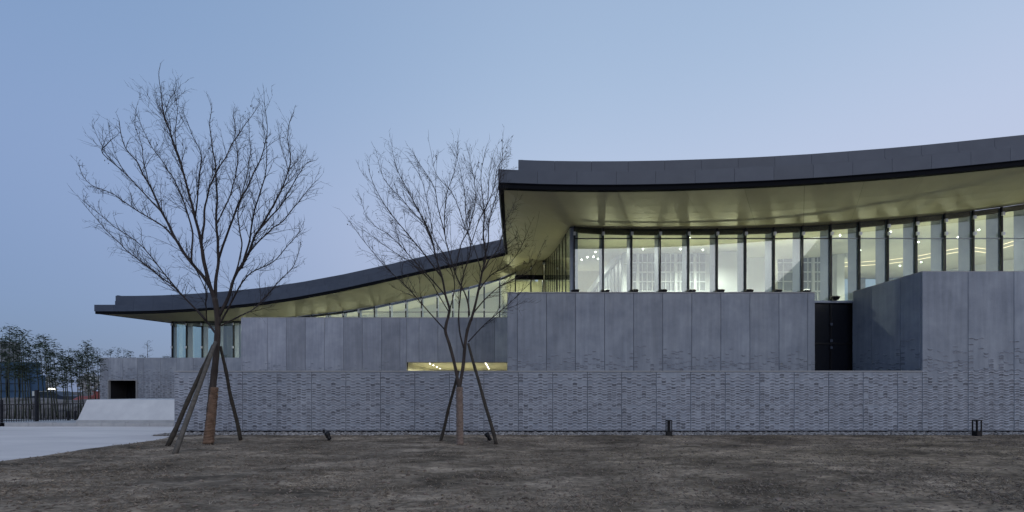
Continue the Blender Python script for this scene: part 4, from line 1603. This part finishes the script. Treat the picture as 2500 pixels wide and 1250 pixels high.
def spike_light(x, y, label, flip=1):
    g_ = gp(x, y); g_.z = 0.03
    o = tag(empty('ground_spotlight', None, g_), label, 'spotlight', 'spike spotlights in the soil')
    mb_ = MB(); mb_.tube([Vector((0, 0, -0.05)), Vector((0, 0, 0.1))], [0.012, 0.012], 6); mb_.tube([Vector((0, 0, -0.02)), Vector((0, 0, 0.02))], [0.05, 0.045], 10)
    mb_.obj('spike', M['black'], o)
    d = Vector((-0.5, 0.25, 0.75)).normalized()
    c = Vector((0.02, 0, 0.14))
    mb_ = MB(); mb_.tube([c - d * 0.11, c - d * 0.09, c + d * 0.02, c + d * 0.03, c + d * 0.12], [0.04, 0.052, 0.055, 0.068, 0.072], 12); mb_.obj('housing', M['black'], o)
    mb_ = MB(); mb_.tube([c + d * 0.125, c + d * 0.13], [0.062, 0.062], 12); mb_.obj('lens', M['bollard_lens'], o)
    s_ = Vector((0.83, 0.0, 0.55))
    mb_ = MB(); mb_.tube([Vector((0, -0.085, 0.1)), Vector((0, -0.085, 0.19))], [0.008, 0.008], 5); mb_.tube([Vector((0, 0.085, 0.1)), Vector((0, 0.085, 0.19))], [0.008, 0.008], 5); mb_.tube([Vector((0, -0.085, 0.1)), Vector((0, 0.085, 0.1))], [0.008, 0.008], 5)
    mb_.obj('bracket', M['black'], o)
    mb_ = MB()
    q = [c + d * 0.1 + Vector((-0.09, -0.06, 0.0)), c + d * 0.1 + Vector((-0.09, 0.06, 0.0)), c + d * 0.2 + Vector((-0.06, 0.05, 0.02)), c + d * 0.2 + Vector((-0.06, -0.05, 0.02))]
    k_ = Vector((0.01, 0, 0.006))
    mb_.hexa(q + [p + k_ for p in q])
    mb_.obj('visor', M['black'], o)


spike_light(800, 1079.5, 'small black spotlight in the soil between the two trees')
spike_light(1191, 1081.5, 'small black spotlight beside the shorter tree\'s right prop')

# ------------------------------------------------------------------ fence, bamboo and what lies beyond on the left
M['fence'] = mat('black_fence', (0.016, 0.017, 0.022), 0.5)
fence = tag(empty('metal_fence', None, (px(90, 1.23), 1.23 * D0, 0.14)), 'low black metal fence with thin bars behind the kerb', 'fence')
FO = Vector(fence.location)


def fpt(x):
    """fence line on the ground by photo column"""
    r = lerp(1.205, 1.30, min(1.3, max(-0.4, x / 188.0)))
    return Vector((px(x, r), r * D0, 0.145))


for x in (-42, 4, 89.5, 167, 184):
    p = fpt(x) - FO
    hgt = 1.36 if x == 89.5 else (0.42 if x > 100 else 0.95)
    w = 0.045 if x == 89.5 else 0.03
    mb = MB(); mb.box(p.x - w, p.x + w, p.y - w, p.y + w, p.z - 0.1, p.z + hgt)
    mb.obj('post', M['fence'], fence)
for zz, hh in ((0.05, 0.035), (0.72, 0.045)):
    for xa_, xb_ in ((-42, 4), (4, 89.5), (89.5, 205)):
        a, b_ = fpt(xa_) - FO, fpt(xb_) - FO
        mb = MB()
        mb.hexa([(a.x, a.y - 0.015, a.z + zz), (b_.x, b_.y - 0.015, b_.z + zz), (b_.x, b_.y + 0.015, b_.z + zz), (a.x, a.y + 0.015, a.z + zz),
                 (a.x, a.y - 0.015, a.z + zz + hh), (b_.x, b_.y - 0.015, b_.z + zz + hh), (b_.x, b_.y + 0.015, b_.z + zz + hh), (a.x, a.y + 0.015, a.z + zz + hh)])
        mb.obj('rail', M['fence'], fence)
bar = MB(); bar.box(-0.007, 0.007, -0.007, 0.007, 0.0, 0.74)
barme = bar.mesh('bar', [M['fence']])
x = -38.0
while x < 200:
    link('bar', barme, fence, fpt(x) - FO)
    x += 6.0

M['culm'] = noisy('bamboo_culm', (0.02, 0.026, 0.018), (0.05, 0.06, 0.04), scale=4, rough=0.6)
M['bleaf'] = noisy('bamboo_leaf', (0.016, 0.03, 0.018), (0.05, 0.075, 0.045), scale=3, rough=0.6, islrand=0.4)


def bamboo(xb, xt, yt, r, seed, label, group_):
    rg_ = random.Random(seed)
    base_ = Vector((px(xb, r), r * D0, 0.0))
    top = P(xt, yt, r) - base_
    root = tag(empty('bamboo', None, base_), label, 'bamboo', group_)
    pts, rads = [], []
    bow = rg_.uniform(-0.15, 0.15)
    for i in range(15):
        t = i / 14
        pts.append(Vector((top.x * t ** 1.3 + bow * math.sin(math.pi * t) * 0.5, rg_.uniform(-0.02, 0.02), top.z * t - 0.05)))
        rads.append(lerp(0.03, 0.006, t) * (1.18 if i % 2 else 1.0))
    mb_ = MB(); mb_.tube(pts, rads, 5)
    mb_.obj('culm', M['culm'], root)
    lm = MB()
    H = top.z
    for k in range(27):
        t = rg_.uniform(0.3, 1.0) ** 0.6
        t = min(0.999, max(0.5, t))
        f = t * 14
        i = int(f)
        p = pts[i].lerp(pts[min(14, i + 1)], f - i)
        a = rg_.uniform(0, 6.28)
        L = rg_.uniform(0.16, 0.42) * (1.1 - 0.5 * abs(t - 0.75))
        d = Vector((math.cos(a), math.sin(a), rg_.uniform(0.2, 0.8))).normalized()
        e_ = p + d * L
        lm.tube([p, p.lerp(e_, 0.5) + Vector((0, 0, 0.03)), e_], [0.006, 0.004, 0.002], 3, 1, True, False)
        for q in range(12):
            c = p.lerp(e_, rg_.uniform(0.3, 1.05)) + Vector((rg_.gauss(0, 0.09), rg_.gauss(0, 0.09), rg_.gauss(0, 0.07)))
            b2 = rg_.uniform(0, 6.28)
            u = Vector((math.cos(b2), math.sin(b2), rg_.uniform(-0.7, 0.35))).normalized() * rg_.uniform(0.1, 0.2)
            s_ = u.cross(Vector((rg_.gauss(0, 1), rg_.gauss(0, 1), 1))).normalized() * rg_.uniform(0.015, 0.026)
            lm.add([c, c + u * 0.4 + s_, c + u, c + u * 0.4 - s_], [(0, 1, 2, 3)], 0)
    lm.obj('foliage', [M['bleaf'], M['culm']], root)


ORD = ['first', 'second', 'third', 'fourth', 'fifth', 'sixth', 'seventh', 'eighth', 'ninth', 'tenth', 'eleventh', 'twelfth', 'thirteenth', 'fourteenth', 'fifteenth',
       'sixteenth', 'seventeenth', 'eighteenth', 'nineteenth', 'twentieth', 'twenty-first', 'twenty-second', 'twenty-third', 'twenty-fourth', 'twenty-fifth', 'twenty-sixth', 'twenty-seventh', 'twenty-eighth', 'twenty-ninth', 'thirtieth']
BM = [(4, 6, 812, 1.45), (16, 12, 822, 1.6), (24, 24, 797, 1.42), (36, 30, 828, 1.55), (45, 38, 818, 1.5), (55, 47, 812, 1.46), (63, 52, 806, 1.62), (73, 62, 846, 1.5), (80, 68, 852, 1.68),
      (100, 86, 838, 1.5), (107, 93, 830, 1.6), (117, 106, 815, 1.47), (128, 110, 822, 1.56), (137, 120, 846, 1.65), (142, 130, 842, 1.5), (155, 146, 862, 1.55), (161, 152, 858, 1.64), (170, 160, 868, 1.5), (178, 166, 852, 1.58),
      (190, 184, 862, 1.6), (198, 190, 856, 1.66), (205, 200, 866, 1.7), (218, 207, 836, 1.58), (226, 213, 842, 1.68), (233, 220, 850, 1.74), (240, 236, 852, 1.8)]
for i, (xb_, xt_, yt_, r_) in enumerate(sorted(BM)):
    bamboo(xb_, xt_, yt_, r_, 100 + i, ORD[i] + ' bamboo from the left picture edge, behind the black fence', 'bamboos behind the fence')
for i, (xb_, yt_, nm) in enumerate(((268, 852, 'leftmost'), (286, 856, 'second'), (300, 852, 'third'), (316, 860, 'fourth'), (345, 866, 'fifth'), (406, 866, 'rightmost'))):
    bamboo(xb_, xb_ + 2, yt_, 2.45 + 0.05 * i, 300 + i, nm + ' of the leafy bamboo tops showing above the niche wall', 'bamboos behind the niche wall')

# lone thin tree above the niche wall
rg = random.Random(77)
lt_base = Vector((px(360, 2.8), 2.8 * D0, 0))
lt = tag(empty('thin_tree', None, lt_base), 'lone thin sparse tree rising above the niche wall', 'tree')
topz = P(360, 833, 2.8).z
mb = MB(); mb.tube([Vector((0, 0, -0.05)), Vector((0.03, 0, topz * 0.5)), Vector((0, 0, topz))], [0.05, 0.035, 0.008], 6); mb.obj('trunk', M['bark'], lt)
cm, lm = MB(), MB()
for k in range(26):
    z = topz * rg.uniform(0.62, 0.99)
    a = rg.uniform(0, 6.28)
    L = 0.75 * (1.25 - z / topz) + 0.12
    e_ = Vector((math.cos(a) * L, math.sin(a) * L, z + L * 0.5))
    cm.tube([Vector((0, 0, z)), e_], [0.01, 0.003], 3)
    for q in range(9):
        c = Vector((0, 0, z)).lerp(e_, rg.uniform(0.4, 1.05)) + Vector((rg.gauss(0, 0.06), rg.gauss(0, 0.06), rg.gauss(0, 0.06)))
        u = Vector((rg.gauss(0, 1), rg.gauss(0, 1), rg.gauss(0, 1))).normalized() * 0.07
        s_ = u.cross(Vector((0, 0.3, 1))) * 0.35
        lm.add([c, c + u * 0.5 + s_, c + u, c + u * 0.5 - s_], [(0, 1, 2, 3)])
cm.obj('crown', M['twig'], lt)
lm.obj('foliage', M['bleaf'], lt)

# dug earth behind the fence
M['darksoil'] = noisy('dug_earth', (0.06, 0.053, 0.052), (0.21, 0.195, 0.19), scale=1.2, rough=0.95, bump=0.8, bscale=8)


def mound(x0, x1, r, hgt, dep, seed, label, nm='earth_mound'):
    a, b_ = px(x0, r), px(x1, r)
    nx, ny = 34, 12
    vs, fs = [], []
    for j in range(ny + 1):
        for i in range(nx + 1):
            u, v = i / nx, j / ny
            e_ = math.sin(math.pi * u) ** 0.6 * math.sin(math.pi * v) ** 0.8
            z = hgt * e_ * (0.75 + 0.5 * mnoise.noise((u * 5 + seed, v * 3, seed))) + 0.12 * e_ * mnoise.noise((u * 22, v * 9, seed * 3))
            vs.append((lerp(a, b_, u), r * D0 + dep * v, -0.08 + max(0, z)))
    for j in range(ny):
        for i in range(nx):
            k = j * (nx + 1) + i
            fs.append((k, k + 1, k + nx + 2, k + nx + 1))
    mb_ = MB(); mb_.add(vs, fs, 0, True)
    return tag(mb_.obj(nm, M['darksoil']), label, None, None, 'structure')


mound(-90, 92, 1.62, 0.75, 2.5, 1.0, 'dark heap of dug earth behind the fence at the left edge')
mound(85, 235, 1.72, 0.72, 2.5, 2.0, 'dark heap of dug earth behind the fence by the pale block')
mound(-200, 320, 2.5, 1.1, 4.0, 3.0, 'low bank of dark earth beyond the bamboos')

# red tarpaulin heap
M['tarp'] = noisy('red_tarpaulin', (0.20, 0.055, 0.05), (0.30, 0.10, 0.09), scale=1.4, rough=0.7, bump=0.4, bscale=5)
RT = 2.9
vs, fs = [], []
for j in range(9):
    for i in range(21):
        u, v = i / 20, j / 8
        e_ = min(1, math.sin(math.pi * u) ** 0.7 * 1.1) * math.sin(math.pi * v) ** 0.6
        vs.append((px(lerp(140, 212, u), RT), RT * D0 + 3 * v, 1.12 * e_ * (0.85 + 0.3 * mnoise.noise((u * 4, v * 3, 5))) + 0.05 * mnoise.noise((u * 18, v * 9, 2))))
for j in range(8):
    for i in range(20):
        k = j * 21 + i
        fs.append((k, k + 1, k + 22, k + 21))
mb = MB(); mb.add(vs, fs, 0, True)
tag(mb.obj('tarpaulin_heap', M['tarp']), 'long low heap under red sheeting beyond the bamboos', 'heap')

# parked car beside it, seen as a dark shape
M['carpaint'] = mat('dark_blue_paint', (0.02, 0.03, 0.05), 0.35, 0.2, 0.5)
M['carglass'] = mat('car_glass', (0.02, 0.03, 0.04), 0.15)
M['tyre'] = mat('tyre', (0.01, 0.01, 0.01), 0.9)
car = tag(empty('parked_car', None, (px(130, 3.2), 3.2 * D0, 0.0)), 'dark parked car beside the red heap, half hidden by bamboo', 'car')
prof = [(-2.1, 0.35), (-2.15, 0.7), (-1.9, 0.85), (-1.1, 0.95), (-0.5, 1.42), (0.9, 1.45), (1.6, 1.0), (2.1, 0.9), (2.15, 0.4)]
mb = MB()
nP = len(prof)
vs = [(x_, -0.8, z_) for x_, z_ in prof] + [(x_, 0.8, z_) for x_, z_ in prof]
mb.add(vs, [tuple(range(nP)), tuple(range(2 * nP - 1, nP - 1, -1))] + [(i, (i + 1) % nP, nP + (i + 1) % nP, nP + i)[::-1] for i in range(nP)])
mb.obj('body', M['carpaint'], car)
for sx_ in (-1.35, 1.35):
    for sy_ in (-0.82, 0.82):
        mb = MB(); mb.tube([Vector((sx_, sy_ - 0.09, 0.33)), Vector((sx_, sy_ + 0.09, 0.33))], [0.33, 0.33], 14); mb.obj('wheel', M['tyre'], car)
mb = MB(); mb.add([(-0.95, -0.806, 0.98), (1.35, -0.806, 1.02), (0.82, -0.806, 1.38), (-0.45, -0.806, 1.36)], [(0, 1, 2, 3)]); mb.obj('side_window', M['carglass'], car)

# pale site wall, street lamp, blue netted block, red hut, far trees
M['hoard'] = noisy('pale_site_wall', (0.42, 0.46, 0.46), (0.5, 0.54, 0.54), scale=0.6, rough=0.8, objrand=0.06)
RH = 4.2
hoard = tag(empty('site_wall', None, (px(120, RH), RH * D0, 0)), 'pale site hoarding lit by the street lamp, far behind the bamboos', 'hoarding', None, 'thing')
HO = Vector(hoard.location)
for k in range(9):
    x0 = px(78 + k * 10, RH); x1 = px(88 + k * 10, RH)
    mb = MB(); mb.box(x0 + 0.02 - HO.x, x1 - 0.02 - HO.x, 0, 0.06, 0, 1.45 + 0.03 * (k % 2)); mb.obj('panel', M['hoard'], hoard)
RL = 4.0
lampo = tag(empty('street_lamp', None, (px(136, RL), RL * D0, 0)), 'distant street lamp glowing between the bamboo stems', 'street lamp')
zl = EYE + (HZ - 950.5) * RL / S
mb = MB(); mb.tube([Vector((0, 0, 0)), Vector((0, 0, zl + 0.1)), Vector((-0.35, 0, zl + 0.16))], [0.06, 0.045, 0.03], 8); mb.obj('pole', M['black'], lampo)
mb = MB(); mb.hexa([(-0.9, -0.15, zl), (-0.25, -0.15, zl), (-0.25, 0.15, zl), (-0.9, 0.15, zl), (-0.85, -0.1, zl + 0.14), (-0.3, -0.1, zl + 0.14), (-0.3, 0.1, zl + 0.14), (-0.85, 0.1, zl + 0.14)]); mb.obj('lamp_head', M['lampstreet'], lampo)
li = bpy.data.lights.new('street_lamp_light', 'POINT'); li.energy = 160; li.color = (1.0, 0.92, 0.72); li.shadow_soft_size = 0.2
lo_ = bpy.data.objects.new('street_lamp_light', li); COL.objects.link(lo_); lo_.parent = lampo; lo_.location = (-0.6, -0.1, zl - 0.2)

M['net'] = noisy('blue_netting', (0.035, 0.075, 0.14), (0.06, 0.11, 0.19), scale=0.5, rough=0.9)
RBk = 5.0
netb = tag(empty('netted_building', None, (px(20, RBk), RBk * D0, 0)), 'dark blue netted block behind the bamboos at the left edge', 'building')
NO = Vector(netb.location)
za, zb2 = EYE + (HZ - 884) * RBk / S, EYE + (HZ - 915) * RBk / S
mb = MB(); mb.box(px(-140, RBk) - NO.x, px(72, RBk) - NO.x, 0, 1.6, 0, za); mb.obj('netting', M['net'], netb)
mb = MB(); mb.box(px(72.2, RBk) - NO.x, px(86, RBk) - NO.x, 0.3, 1.5, 0, zb2); mb.obj('side_block', M['net'], netb)
for k in range(7):
    xx = px(-130 + k * 30, RBk) - NO.x
    mb = MB(); mb.tube([Vector((xx, -0.12, 0)), Vector((xx, -0.12, za + 0.5))], [0.06, 0.06], 6); mb.obj('scaffold_pole', M['black'], netb)
for k in range(4):
    mb = MB(); mb.tube([Vector((px(-140, RBk) - NO.x, -0.2, 1.5 + k * 1.3)), Vector((px(72, RBk) - NO.x, -0.2, 1.5 + k * 1.3))], [0.04, 0.04], 5); mb.obj('scaffold_rail', M['black'], netb)
# grey building edge further off at the very left
M['greyb'] = noisy('grey_render', (0.2, 0.21, 0.23), (0.26, 0.27, 0.29), scale=0.4, rough=0.9)
RG = 6.5
gb = tag(empty('grey_building', None, (px(-30, RG), RG * D0, 0)), 'grey building corner with two small openings at the left edge', 'building')
GO = Vector(gb.location)
mb = MB(); mb.box(px(-160, RG) - GO.x, px(9, RG) - GO.x, 0, 3, 0, EYE + (HZ - 833) * RG / S); mb.obj('wall', M['greyb'], gb)
for yy in (842, 865):
    z = EYE + (HZ - yy) * RG / S
    mb = MB(); mb.box(px(6, RG) - GO.x, px(12.5, RG) - GO.x, -0.3, 0.4, z - 0.28, z + 0.28); mb.obj('vent', M['black'], gb)
RR_ = 3.0
hut = tag(empty('red_hut', None, (px(236, RR_), RR_ * D0, 0)), 'small red hut beside the niche wall corner', 'hut')
w_ = px(243, RR_) - px(228, RR_)
zz = EYE + (HZ - 955) * RR_ / S
mb = MB(); mb.box(-w_ / 2, w_ * 1.5, 0, 1.5, 0, zz - 0.06); mb.obj('wall', M['tarp'], hut)
mb = MB(); mb.box(-w_ / 2 - 0.06, w_ * 1.5 + 0.06, -0.08, 1.58, zz - 0.058, zz); mb.obj('roof', M['tarp'], hut)

M['fartree'] = noisy('far_foliage_hazed', (0.30, 0.30, 0.30), (0.42, 0.42, 0.42), scale=1.2, rough=0.9, islrand=0.3)  # leaf colour greyed and lightened to carry the distance haze
lm = MB()
rg = random.Random(9)
for k in range(34):
    r_ = rg.uniform(7.5, 9.5)
    xx = rg.uniform(-120, 480)
    cx_, cy_ = px(xx, r_), r_ * D0
    hgt = rg.uniform(4.5, 7.5)
    for q in range(170):
        u = Vector((rg.gauss(0, 1), rg.gauss(0, 1), rg.gauss(0, 1))).normalized() * rg.random() ** 0.4
        c = Vector((cx_ + u.x * 2.6, cy_ + u.y * 2.0, hgt * 0.55 + u.z * hgt * 0.45))
        a = Vector((rg.gauss(0, 1), rg.gauss(0, 1), rg.gauss(0, 1))).normalized() * 0.42
        b2 = a.cross(Vector((rg.gauss(0, 1), rg.gauss(0, 1), 0.5))).normalized() * 0.3
        lm.add([c - a, c + b2, c + a, c - b2], [(0, 1, 2, 3)])
tag(lm.obj('far_wood', M['fartree']), 'hazy line of far trees on the left horizon', None, None, 'stuff')
